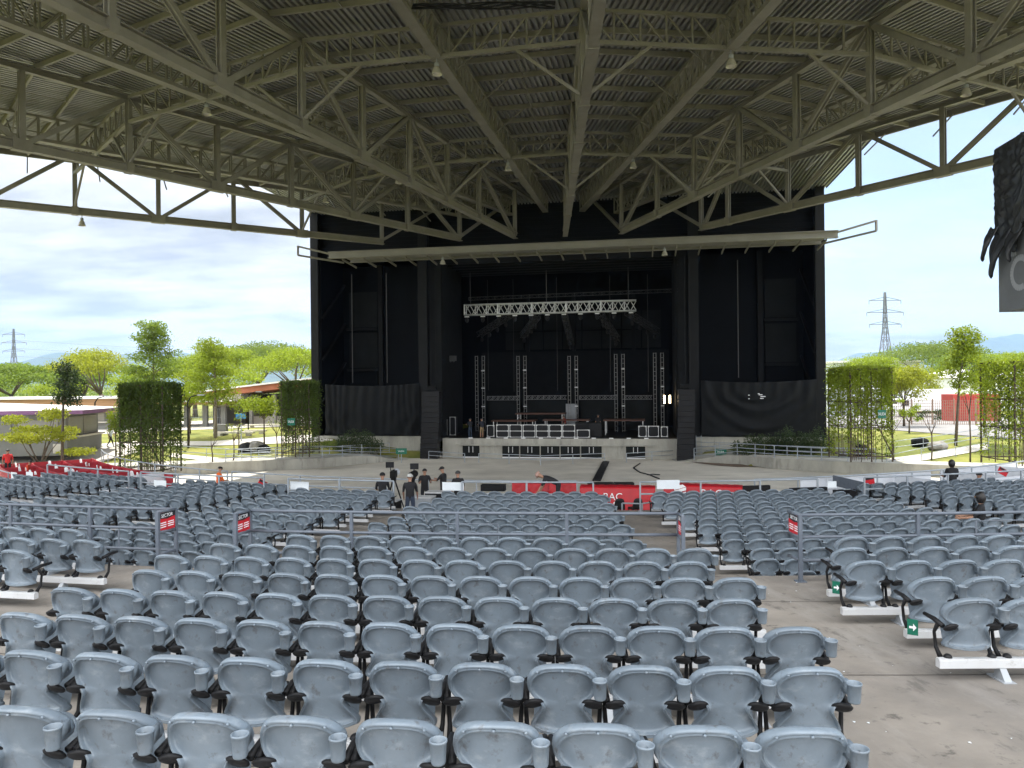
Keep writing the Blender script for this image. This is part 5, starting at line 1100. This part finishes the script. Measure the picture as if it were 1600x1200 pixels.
# red banners in the middle
def banner(u0, u1, v0, v1, d0, d1, label, lean=.25):
    p0, p1 = at(u0, v0, d0), at(u1, v0, d1); z = (p0.z+p1.z)/2; zb = at((u0+u1)/2, v1, (d0+d1)/2).z; zb = max(zb, ZV+.02); nrm = (p1-p0).cross(V((0, 0, 1))).normalized()
    m = MB(); m.grid(lambda u, v: V((lerp(p0.x, p1.x, u), lerp(p0.y, p1.y, u), lerp(z, zb, v)+.02*sin(u*40)*(v > .9)))+nrm*(lean*v+.035*mnoise.noise((u*9+u0, v*2.5+u*3, 0))*(.4+v)), 60, 12)
    o = m.build('red_banner', M['red'], smooth=True); sd = o.modifiers.new('thickness', 'SOLIDIFY'); sd.thickness = .01
    m = MB(); k = 4                                   # cover of the counter behind
    m.grid(lambda u, v: V((lerp(p0.x, p1.x, u), lerp(p0.y, p1.y, u), z+.01*sin(u*50)*v))-nrm*v*.7, 30, 3); m.build('cover', M['red'], o, True)
    tag(o, label, 'banner'); x = (p1-p0).normalized()
    def on_(s, zz, off=.0): return Matrix.Translation(p0+(p1-p0)*s+V((0, 0, zz-p0.z))+nrm*(lean*(z-zz)/(z-zb)+.06+off)) @ Matrix(((x.x, 0, nrm.x, 0), (x.y, 0, nrm.y, 0), (0, 1, 0, 0), (0, 0, 0, 1)))
    return o, on_, z, zb
o, f, z, zb = banner(906, 1024, 761, 796, 31.5, 31.0, 'red banner with white letters behind the black chairs, left of the aisle')
text('lettering', 'BAC', .42, f(.44, lerp(z, zb, .44)), M['sign_white'], o)
m = MB(); Q = f(.50, lerp(z, zb, .78))
for i in range(4): c, s = cos(i*pi/2+.8), sin(i*pi/2+.8); m.ell((0, 0, 0), (.09, .07, .006), 10, 4); m.v = m.v[:-50]+[tuple(Q @ (V(v)+V((c*.1, s*.1, 0)))) for v in m.v[-50:]]
m.build('emblem', M['sign_white'], o)
o, f, z, zb = banner(1037, 1160, 759, 794, 31.0, 30.0, 'red banner with a white stacked emblem, right of the aisle')
text('lettering', 'BAC', .46, f(.62, lerp(z, zb, .40)), M['sign_white'], o)
m = MB(); Q = f(.22, lerp(z, zb, .45))
for k in range(3): m.add([Q @ V(q) for q in ((-.24, -.28+k*.17, 0), (.24, -.14+k*.17, 0), (.24, -.02+k*.17, 0), (-.24, -.16+k*.17, 0))], [(0, 1, 2, 3)])
m.add([Q @ V(q) for q in ((-.24, .2, 0), (.24, .34, 0), (.1, .44, 0), (-.24, .34, 0))], [(0, 1, 2, 3)]); m.build('emblem', M['sign_white'], o)
for u0, u1, d, lab in ((800, 858, 36.5, 'red cloth covered counter left of the bent worker'), (858, 902, 36.0, 'red cloth covered counter right of the bent worker')): o, f, z, zb = banner(u0, u1, 755, 776, d, d-.3, lab, .1)
for i, (u0, u1, v, d) in enumerate(((918, 958, 754, 36), (960, 990, 754, 36), (752, 790, 757, 38))):
    p, q = at(u0, v, d), at(u1, v, d); m = MB(); c = (p+q)/2; m.box((c.x, c.y, (c.z+ZV)/2), ((q-p).length, .5, c.z-ZV), ang(c.x, c.y)); m.box((c.x, c.y-.26, c.z-.18), ((q-p).length*.8, .03, .2), ang(c.x, c.y)); tag(m.build('equipment_case', M['black_plastic']), 'dark equipment case by the arena handrail, %s' % ('above the left red banner', 'next to the middle case above the banner', 'left of the red counters')[i], 'case')
railing('low grey rail loops at the foot of the right aisle', [atz(u, v, 2.0) for u, v in ((972, 797), (1002, 798), (1014, 796), (1030, 797))], lambda p: 1.3, (.95, .5), .7, .028, 'rail_light', .03)
# white box walls at right
for i, (a0, a1, r) in enumerate(((9.5, 17, 42.5), (17.3, 26, 42.3), (12, 23, 39.3), (24, 34, 39.3), (27, 37, 42.4))): wall_arc('white_barrier', a0, a1, r, .95, 'white_cloth', 'white vinyl box wall at right, %s' % ('near row, left', 'near row, middle', 'arena side, left', 'arena side, right', 'near row, right')[i], 'barrier', 'white box walls at right')
for i, a in enumerate((14, 19.5, 25, 30.5)): wall_rad('white_barrier', a, 39.4, 42.2, .94, 'white_cloth', 'short white partition of the right boxes, %s from the left' % ORD[i+1], 'barrier', 'white partitions of the right boxes')
rail_white(8.5, 36, 39.6, 'curved grey handrail along the arena side of the right boxes'); rail_white(11, 34, 43.4, 'curved grey handrail inside the right boxes')
for i, (u, v, d, w) in enumerate(((1338, 754, 30.5, 2.6), (1395, 748, 31.5, 2.2), (1590, 752, 30, 2.4), (1255, 756, 31, 1.6), (1168, 757, 32, 1.6))):
    p = at(u, v, d); a = ang(p.x, p.y); s = thing('lounge_sofa', V((p.x, p.y, ZV)), 'black lounge sofa in the boxes, %s' % ('left of the white wall corner', 'before the long white wall', 'at the right frame edge', 'near the right aisle', 'right of the red banner')[i], 'sofa', 'black sofas in the right boxes'); h = min(1.05, max(.75, p.z-ZV))
    for nm, y, z0, z1_, dp in (('seat', .1, .05, .42, .8), ('backrest', -.38, .06, h, .18)): m = MB(); m.box((p.x-y*sin(a), p.y+y*cos(a), ZV+(z0+z1_)/2), (w-(.36 if nm == 'seat' else 0), dp, z1_-z0), a); m.build(nm, M['black_plastic'], s)
    for e in (-1, 1): m = MB(); m.box((p.x+e*(w/2-.09)*cos(a)-.1*sin(a), p.y+e*(w/2-.09)*sin(a)+.1*cos(a), ZV+.32), (.17, .74, .55), a); m.build('arm', M['black_plastic'], s)
for i, (u, v, d, w, h) in enumerate(((1359, 751, 28.2, 14, 11), (1567, 737, 31, 16, 10), (410, 756, 30, 14, 11))):
    p = at(u, v, d); m = MB(); R_ = Matrix.Translation(p) @ Matrix.Rotation(.5*(1 if i else -.3), 4, 'Y'); m.box((0, 0, 0), (w*d/F, .02, h*d/F), M=R_); m.m = 1; m.box((0, -.012, h*d/F*.3), (w*d/F*.9, .01, h*d/F*.3), M=R_)
    tag(m.build('section_board', [M['sign_red'], M['sign_black']]), 'red and black board tilted on the front rail, %s' % ('right of the right aisle', 'near the right frame edge', 'in front of the left block')[i], 'sign')
m = MB(); p, q = at(1302, 741, 31), at(1372, 757, 28.5); p.z -= .25; q.z -= .25; m.bar(p, q, .06, .42); tag(m.build('ramp_panel', M['rail']), 'dark sloping side panel of the steps at the foot of the right aisle', 'panel')

# ------------------------------------------------------------------ hanging wrapped screen at the upper right
d = 22; P0 = at(1561, 235, d); P1 = at(1561, 488, d); hgt = P0.z-P1.z; zt, zb = P0.z, P1.z; ax = V((-.12, -.993, 0)); ay = V((.993, -.12, 0)); Wd, Dp = 5.2, 1.0
t = thing('hanging_screen', P1, 'grey box screen hung at the upper right, half wrapped in torn black sheeting', 'screen'); grey = mat('screen grey', (.17, .18, .185), .6, var=.12, scale=.9, dirt=(.1, .1, .1), dirtscale=.8)
def hp(x, y, z): return V((P1.x, P1.y, 0))+ax*x+ay*y+V((0, 0, z))
m = MB(); vs = [hp(x, y, z) for x, y, z in ((0, 0, zb), (Wd, 0, zb), (Wd, Dp, zb), (0, Dp, zb), (0, 0, zt), (Wd, 0, zt), (Wd, Dp, zt), (0, Dp, zt))]; m.add(vs, [(3, 2, 1, 0), (4, 5, 6, 7), (0, 1, 5, 4), (1, 2, 6, 5), (2, 3, 7, 6), (3, 0, 4, 7)]); m.build('body', grey, t)
tarp = mat('black sheeting', (.022, .023, .025), .38, var=.3, scale=3)
def wr(u, v, k): return .10*mnoise.noise((u*9+k, v*7, k))+.06*mnoise.noise((u*23, v*19+k, 3))
m = MB(); cut = lambda u: .52+.13*mnoise.noise((u*7, 2, 0))+.10*sin(u*11)+.05*mnoise.noise((u*31, 1, 0))
m.grid(lambda u, v: hp(u*Wd-.02, -.07-abs(wr(u, v, 1))-(.18*sm(.8, 1, v)*abs(mnoise.noise((u*9, 3, 3)))), lerp(zt+.02, zb+hgt*(1-cut(u)-.02), v)+wr(u, v, 7)*.4), 90, 60)
m.grid(lambda u, v: hp(-.05-abs(wr(u, v, 4))*.6, -.06+u*(Dp+.1), lerp(zt+.02, zb+hgt*(.42+.08*sin(u*9)), v)), 14, 40)
m.grid(lambda u, v: hp(u*Wd, -.06+v*(Dp+.1), zt+.05+.03*wr(u, v, 2)), 20, 6)
for x, L_, w, sx in ((.05, 1.3, .5, -.35), (.5, 1.8, .9, -.3), (1.2, 1.2, .7, .2), (2.2, 1.3, .6, -.3)):     # torn tatters
    z0 = zb+hgt*(1-cut(x/Wd))+.35; m.grid(lambda u, v: hp(x+sx*v*v*.6+(u-.5)*w*(1-v)**.7, -.08-.30*sin(v*2.0)-.05*sin(u*9+v*6), z0-L_*v*.72+.05*sin(u*14)), 8, 14)
o = m.build('sheeting', tarp, t, True); sd = o.modifiers.new('thickness', 'SOLIDIFY'); sd.thickness = .012
m = MB()
def stroke(pts, w):
    for (x0, z0), (x1, z1_) in zip(pts, pts[1:]): dx, dz = x1-x0, z1_-z0; l = hypot(dx, dz); nx, nz = -dz/l*w/2, dx/l*w/2; m.quad(hp(x0+nx, -.012, z0+nz), hp(x0-nx, -.012, z0-nz), hp(x1-nx, -.012, z1_-nz), hp(x1+nx, -.012, z1_+nz))
cz = zb+1.0; stroke([(1.15+.42*cos(a), cz+.42*sin(a)) for a in [rd(x) for x in range(20, 300, 12)]], .17); cz = zb+2.15; stroke([(.85+.40*cos(a), cz+.55*sin(a)) for a in [rd(x) for x in range(70, 290, 12)]], .2)
m.build('lettering', mat('faded letter', (.36, .37, .38), .6), t)
m = MB()
for x in (1, 4.2): m.tube([hp(x, Dp/2, zt-.1), hp(x, Dp/2, ZR)], .03, 6)
m.build('hanger', M['bracket'], t)

for i, (u, d, w, h, mt) in enumerate(((660, 29.6, .9, .95, 'bracket'), (684, 30.2, .9, 1.05, 'black_steel'), (612, 30.4, .6, .7, 'black_steel'))):
    p = at(u, 760, d); a = ang(p.x, p.y); t = thing('road_case', V((p.x, p.y, ZV)), 'road case standing among the camera crew, %s' % ('grey one in the middle', 'dark one under the tall person', 'dark one below the left camera')[i], 'case', 'road cases of the camera crew')
    m = MB(); m.box((p.x, p.y, ZV+h/2+.05), (w, .6, h-.08), a); m.build('body', M[mt], t); m = MB()
    for z in (.06, h+.03): m.box((p.x, p.y, ZV+z), (w+.03, .63, .04), a)
    m.build('trim', M['alu'], t)
# ------------------------------------------------------------------ people: one skinned body each, posed at the joints
skin = mat('skin', (.36, .20, .13), .55, var=.08, scale=6); hairm = mat('black hair', (.012, .010, .009), .5); CLO = {}
def cloth(c):
    k = tuple(c)
    if k not in CLO: CLO[k] = mat('cloth', c, .85, var=.15, scale=6)
    return CLO[k]
def person(loc, rz, label, shirt, pants, bend=0, head=0, sit=False, arms=((.15, .1), (.15, .1)), walk=0, cap=None, hair=True, long_sleeve=False, group=None, hoodie=False, beard=False, glasses=False, bald=False, vest=None, shorts=False):
    """arms: for each side (raise forward, elbow bend) in radians; bend: torso pitch; walk: stride"""
    t = thing('person', loc, label, 'person', group, rz); J = {}; E = []
    def j(n, p, r, par=None):
        J[n] = (V(p), r)
        if par: E.append((par, n))
    hipz = .50 if sit else .93; cb, sb = cos(bend), sin(bend)
    def up(x, y, z): return V((x, y*cb+z*sb, hipz+z*cb-y*sb))       # torso frame leaning forward (+y)
    j('pelvis', (0, 0, hipz), .135); j('waist', up(0, 0, .18), .125, 'pelvis'); j('chest', up(0, .01, .40), .15, 'waist'); j('neck0', up(0, -.01, .54), .075, 'chest'); j('neck1', up(0, .015, .60), .055, 'neck0')
    nk = up(0, .015, .60); hb = bend*.7+head; hd = V((0, sin(hb), cos(hb)))
    j('head0', nk+hd*.075+V((0, .012, 0)), .078, 'neck1'); j('head1', nk+hd*.15+V((0, .008, 0)), .095, 'head0'); j('head2', nk+hd*.225, .07, 'head1')
    for s, nm in ((-1, 'l'), (1, 'r')):
        ar, el = arms[0 if s < 0 else 1]
        j('sh'+nm, up(s*.185, 0, .49), .075, 'chest'); a0 = bend*.3
        sh = up(s*.205, 0, .485); d1 = V((s*.16, sin(ar), -cos(ar))).normalized(); eb = sh+d1*.29; d2 = V((-s*.10*(el > .6), sin(ar+el), -cos(ar+el))).normalized(); wr_ = eb+d2*.25
        j('ub'+nm, sh.lerp(eb, .45), .06, 'sh'+nm); j('el'+nm, eb, .043, 'ub'+nm); j('fa'+nm, eb.lerp(wr_, .4), .042, 'el'+nm); j('wr'+nm, wr_, .029, 'fa'+nm); pm = wr_+d2*.075; j('pa'+nm, pm, .033, 'wr'+nm)
        sd = d2.cross(V((s, 0, 0))).normalized()
        for k, L_ in enumerate((.075, .085, .08, .062)):
            o = sd*(.030-.020*k); f1 = pm+o+d2*.035; j('f%d%s' % (k, nm), f1, .0095, 'pa'+nm); j('g%d%s' % (k, nm), f1+(d2+V((-s*.35, .2, 0))).normalized()*L_*.7, .008, 'f%d%s' % (k, nm))
        j('th'+nm, wr_+d2*.035+sd*.045, .011, 'wr'+nm); j('ti'+nm, wr_+d2*.075+sd*.065, .009, 'th'+nm)
        st_ = walk*s
        hp_ = V((s*.095, 0, hipz-.05))
        if sit: kn = hp_+V((s*.05, .42, .0)); an = kn+V((0, .02, -.40))
        else: kn = hp_+V((s*.02, .42*sin(st_)+.03, -.42*cos(st_))); an = kn+V((0, .42*sin(st_-abs(walk)*.55), -.40*cos(st_-abs(walk)*.55)))
        j('hi'+nm, hp_, .095, 'pelvis'); j('tm'+nm, hp_.lerp(kn, .5), .082, 'hi'+nm); j('kn'+nm, kn, .062, 'tm'+nm); j('ca'+nm, kn.lerp(an, .35), .06, 'kn'+nm); j('an'+nm, an, .042, 'ca'+nm); j('he'+nm, an+V((0, .03, -.045)), .042, 'an'+nm); j('to'+nm, an+V((s*.02, .16, -.06)), .036, 'he'+nm)
    names = list(J); ix = {n: i for i, n in enumerate(names)}; me = D.meshes.new('body'); me.from_pydata([J[n][0] for n in names], [(ix[a], ix[b]) for a, b in E], [])
    o = D.objects.new('body', me); COL.objects.link(o); o.modifiers.new('skin', 'SKIN'); sv = me.skin_vertices[0].data
    for n in names: r = J[n][1]; wide = 1.25 if n in ('pelvis', 'waist') else 1.3 if n == 'chest' else 1; sv[ix[n]].radius = (r*wide, r) ; sv[ix[n]].use_root = n == 'pelvis'
    ss = o.modifiers.new('sub', 'SUBSURF'); ss.levels = ss.render_levels = 1
    bpy.context.view_layer.update(); me2 = D.meshes.new_from_object(o.evaluated_get(bpy.context.evaluated_depsgraph_get())); D.objects.remove(o); D.meshes.remove(me)
    me2.materials.clear()
    for m_ in (skin, cloth(shirt), cloth(pants), cloth((.02, .02, .022)), cloth(vest or shirt)): me2.materials.append(m_)
    def seg(a, b, p): A, B = J[a][0], J[b][0]; d = B-A; u = max(0, min(1, (p-A).dot(d)/max(1e-9, d.dot(d)))); return (p-(A+d*u)).length-min(J[a][1], J[b][1])*.6
    for f in me2.polygons:
        c = f.center; e = min(E, key=lambda e: seg(e[0], e[1], c)); n = e[1]; k = 0
        if n[:2] in ('wa', 'ch', 'ne') and n != 'neck1' or n[:2] in ('sh', 'ub', 'el'): k = 1
        if long_sleeve and n[:2] in ('fa', 'wr'): k = 1
        if n[:2] in ('hi', 'tm', 'kn', 'ca', 'an') and not (shorts and n[:2] in ('ca', 'an')): k = 2
        if n[:2] in ('he', 'to') and n[:4] != 'head': k = 3
        if n in ('hil', 'hir') and c.z > hipz+.04: k = 1
        f.material_index = k; f.use_smooth = True
    b = link('body', me2, t, local=True); hc = J['head1'][0]; Rh = Matrix.Rotation(-hb, 4, 'X')
    m = MB()                                          # face: eyes, nose, mouth, ears
    def hp2(x, y, z): return hc+Rh @ V((x, y, z))
    m.ell(hp2(0, .105, -.015), (.014, .022, .022), 8, 5)
    for s in (-1, 1): m.ell(hp2(s*.095, 0, -.01), (.014, .025, .034), 8, 5)
    m.m = 1
    for s in (-1, 1): m.ell(hp2(s*.035, .087, .018), (.014, .010, .008), 8, 4)
    m.ell(hp2(0, .085, -.062), (.026, .010, .007), 8, 4)
    link('face', m.mesh('face', [skin, hairm], True), t, local=True)
    def dome(nm, mt, r, z0, brim=0):
        m = MB(); n = 16
        def fn(u, v): a = 2*pi*u; q = v*pi*.52; return hp2(r*1.0*sin(q)*cos(a), r*1.12*sin(q)*sin(a)-.005, z0+r*.95*cos(q))
        m.grid(fn, n, 7)
        if brim: m.grid(lambda u, v: hp2((u-.5)*.15*(1-.25*v), r*1.02+.10*v*(1-(u*2-1)**2*.4), z0+.01-.025*v), 8, 4)
        link(nm, m.mesh(nm, mt, True), t, local=True)
    if cap: dome('cap', cloth(cap), .112, .018, 1)
    if hair and not bald: dome('hair', hairm, .106, .004)
    if hoodie: m = MB(); m.ell(hp2(0, -.02, -.03), (.125, .115, .16), 14, 9); link('hair', m.mesh('hair', hairm, True), t, local=True)
    if glasses: m = MB(); [m.ell(hp2(s*.036, .098, .018), (.03, .01, .02), 10, 5) for s in (-1, 1)]; link('sunglasses', m.mesh('sunglasses', M['black_plastic'], True), t, local=True)
    return t
BK, JE = (.012, .012, .014), (.04, .055, .09)
def foot(u, d, z): x = ray(u, 700)[0]*d; return V((x, d, z))
person(foot(597, 29.6, ZV+.16), .1, 'person in a black cap and black shirt watching by the left camera, back turned', BK, BK, cap=BK, arms=((.3, 1.0), (.3, 1.0)), shorts=True)
m = MB(); c = foot(640, 27.55, 0); m.box((c.x, c.y, ZV+.17), (1.3, 1.0, .34), -.15); tag(m.build('camera_step', M['black_steel']), 'low dark step under the broad person behind the middle camera', 'step')
person(foot(640, 27.5, ZV+.345), .05, 'broad person in a grey cap and black shirt behind the middle camera', BK, JE, cap=(.45, .46, .44), arms=((.25, .3), (.25, .3)))
person(foot(663, 32.6, ZV-.02), pi+.2, 'person in sunglasses facing the seats between the camera crew', BK, BK, glasses=True, arms=((.5, 1.4), (.5, 1.4)))
person(foot(692, 33.0, ZV), 1.2, 'tall person in a black cap standing at the rail looking left', BK, BK, cap=BK, arms=((.7, .9), (.6, 1.1)), head=.25)
person(foot(715, 31.5, ZV-.02), .2, 'person of whom only a dark cap shows above the front rail', BK, BK, cap=(.05, .05, .05))
p = pol(rd(-4.6), 46.75, 0); p = foot(872, 26.6, 0); p.z = z2(46.6)+.01; person(p, 1.45, 'bald person in black bending over the lowest seats of the middle block', BK, BK, bend=1.2, head=.25, arms=((.45, .1), (.3, .2)), bald=True, hair=False, cap=(.40, .25, .2))
person(foot(1487, 28.6, ZV+.55), .05, 'person in black with a dark hood standing behind the right front rail', BK, BK, hoodie=True, arms=((.2, 1.5), (.2, 1.5)))
person(foot(1526, 29.8, ZV+.35), -1.2, 'person in a black cap and red collared shirt sitting in the right boxes', (.09, .012, .015), BK, sit=True, cap=BK, arms=((.5, .9), (.5, .9)), bend=.15)
sp = min(seats, key=lambda s: (proj((s[1].x, s[1].y, s[1].z+.76))[0]-1548)**2+(proj((s[1].x, s[1].y, s[1].z+.76))[1]-804)**2*4)
person(sp[1]+V((-.4*sin(sp[2]), .4*cos(sp[2]), -.02)), sp[2]+.9, 'person with long black hair sitting among the right seats behind the railing', BK, BK, sit=True, hoodie=True, arms=((.6, .8), (.6, .8)))
person(foot(342, 34.5, ZV-.05), -.9, 'worker in an orange shirt standing by the arena handrail', (.75, .12, .01), BK, arms=((.4, .9), (.4, .9)), head=.2)
b_ = atg(173, 699); person(b_, -1.3, 'person in a white shirt and dark trousers walking past the grey kiosk', (.6, .68, .7), (.02, .02, .025), walk=.35, arms=((.35, .3), (-.3, .3)))
q = at(12, 709, 45.5); person(V((q.x, q.y, q.z-1.5)), .6, 'person in a red shirt behind the curved handrail at far left', (.55, .03, .03), BK); q = at(38, 722, 44); person(V((q.x, q.y, q.z-1.2)), -1.2, 'person in an orange red shirt crouching by the far left stand', (.6, .06, .02), BK, sit=True, bend=.4)
for u, t_, lab, sh, pt, so in ((735, -.2, 'stagehand in dark clothes at the left of the stage', (.012, .014, .02), (.03, .05, .08), False), (753, -.2, 'stagehand in khaki shorts at the left of the stage', (.015, .018, .03), (.30, .22, .12), True)):
    w_ = s_of(u, t_); p = st(w_, t_); person(V((p.x, p.y, ZS+.01)), .5, lab, sh, pt, arms=((.5, 1.2), (.4, 1.0)), shorts=so)
w_ = s_of(935, 5); p = st(w_, 5); person(V((p.x, p.y, ZS+.55)), 2.6, 'person sitting on the risers at the middle of the stage', BK, BK, sit=True)
w_ = s_of(884, 4.8); p = st(w_, 4.8); person(V((p.x, p.y, ZS+.5)), 2.0, 'person in a dark red shirt sitting on the low riser', (.16, .01, .012), BK, sit=True, bend=.3)
# broadcast cameras on tripods
def broadcast(u, v, d, label, mirror=1):
    c = at(u, v, d); t = thing('broadcast_camera', V((c.x, c.y, ZV)), label, 'camera', 'broadcast cameras behind the front rail')
    for k in range(3): m = MB(); a = k*2.1+.5; m.tube([(c.x+.06*cos(a), c.y+.06*sin(a), c.z-.28), (c.x+.5*cos(a), c.y+.5*sin(a), ZV+.02)], [.035, .025], 6); m.build('leg', M['black_plastic'], t)
    m = MB(); m.box(c-V((0, 0, .22)), (.2, .2, .12)); m.box(c, (.24, .5, .28)); m.box(c+V((0, .05, .16)), (.08, .3, .05)); m.build('body', M['black_steel'], t)
    m = MB(); m.tube([c+V((0, .24, 0)), c+V((0, .5, 0)), c+V((0, .8, .01))], [.12, .12, .15], 14); m.build('lens', M['white_cloth'] if mirror > 0 else M['black_steel'], t)
    m = MB(); q = c+V((-.12*mirror, -.22, .42)); m.box(q, (.34, .05, .24)); m.tube([q, c+V((-.08*mirror, -.15, .1))], .02, 6); m.build('viewfinder', M['black_plastic'], t)
    m = MB(); m.tube([c+V((.1*mirror, -.2, -.2)), c+V((.22*mirror, -.75, -.42))], .016, 6); m.build('pan_handle', M['black_plastic'], t)
broadcast(615, 741, 31.6, 'large broadcast camera with a pale lens beside the person in a black cap', 1); broadcast(644, 744, 30.4, 'broadcast camera in front of the broad person in a grey cap', -1)
# air: the far hills fade to blue
hz = MB(); hz.box((0, 2900, 239), (16000, 6800, 484)); hz_m = D.materials.new('haze'); hz_m.use_nodes = True; hn = hz_m.node_tree; pb = hn.nodes['Principled BSDF']; hn.nodes.remove(pb); pv = hn.nodes.new('ShaderNodeVolumePrincipled'); pv.inputs['Color'].default_value = (.40, .63, 1, 1); pv.inputs['Density'].default_value = 1.15e-4; pv.inputs['Anisotropy'].default_value = .2
hn.links.new(pv.outputs[0], hn.nodes['Material Output'].inputs['Volume'])
hz_o = hz.build('haze', hz_m, kind='stuff'); hz_o['label'] = 'thin blue air between the venue and the hills'
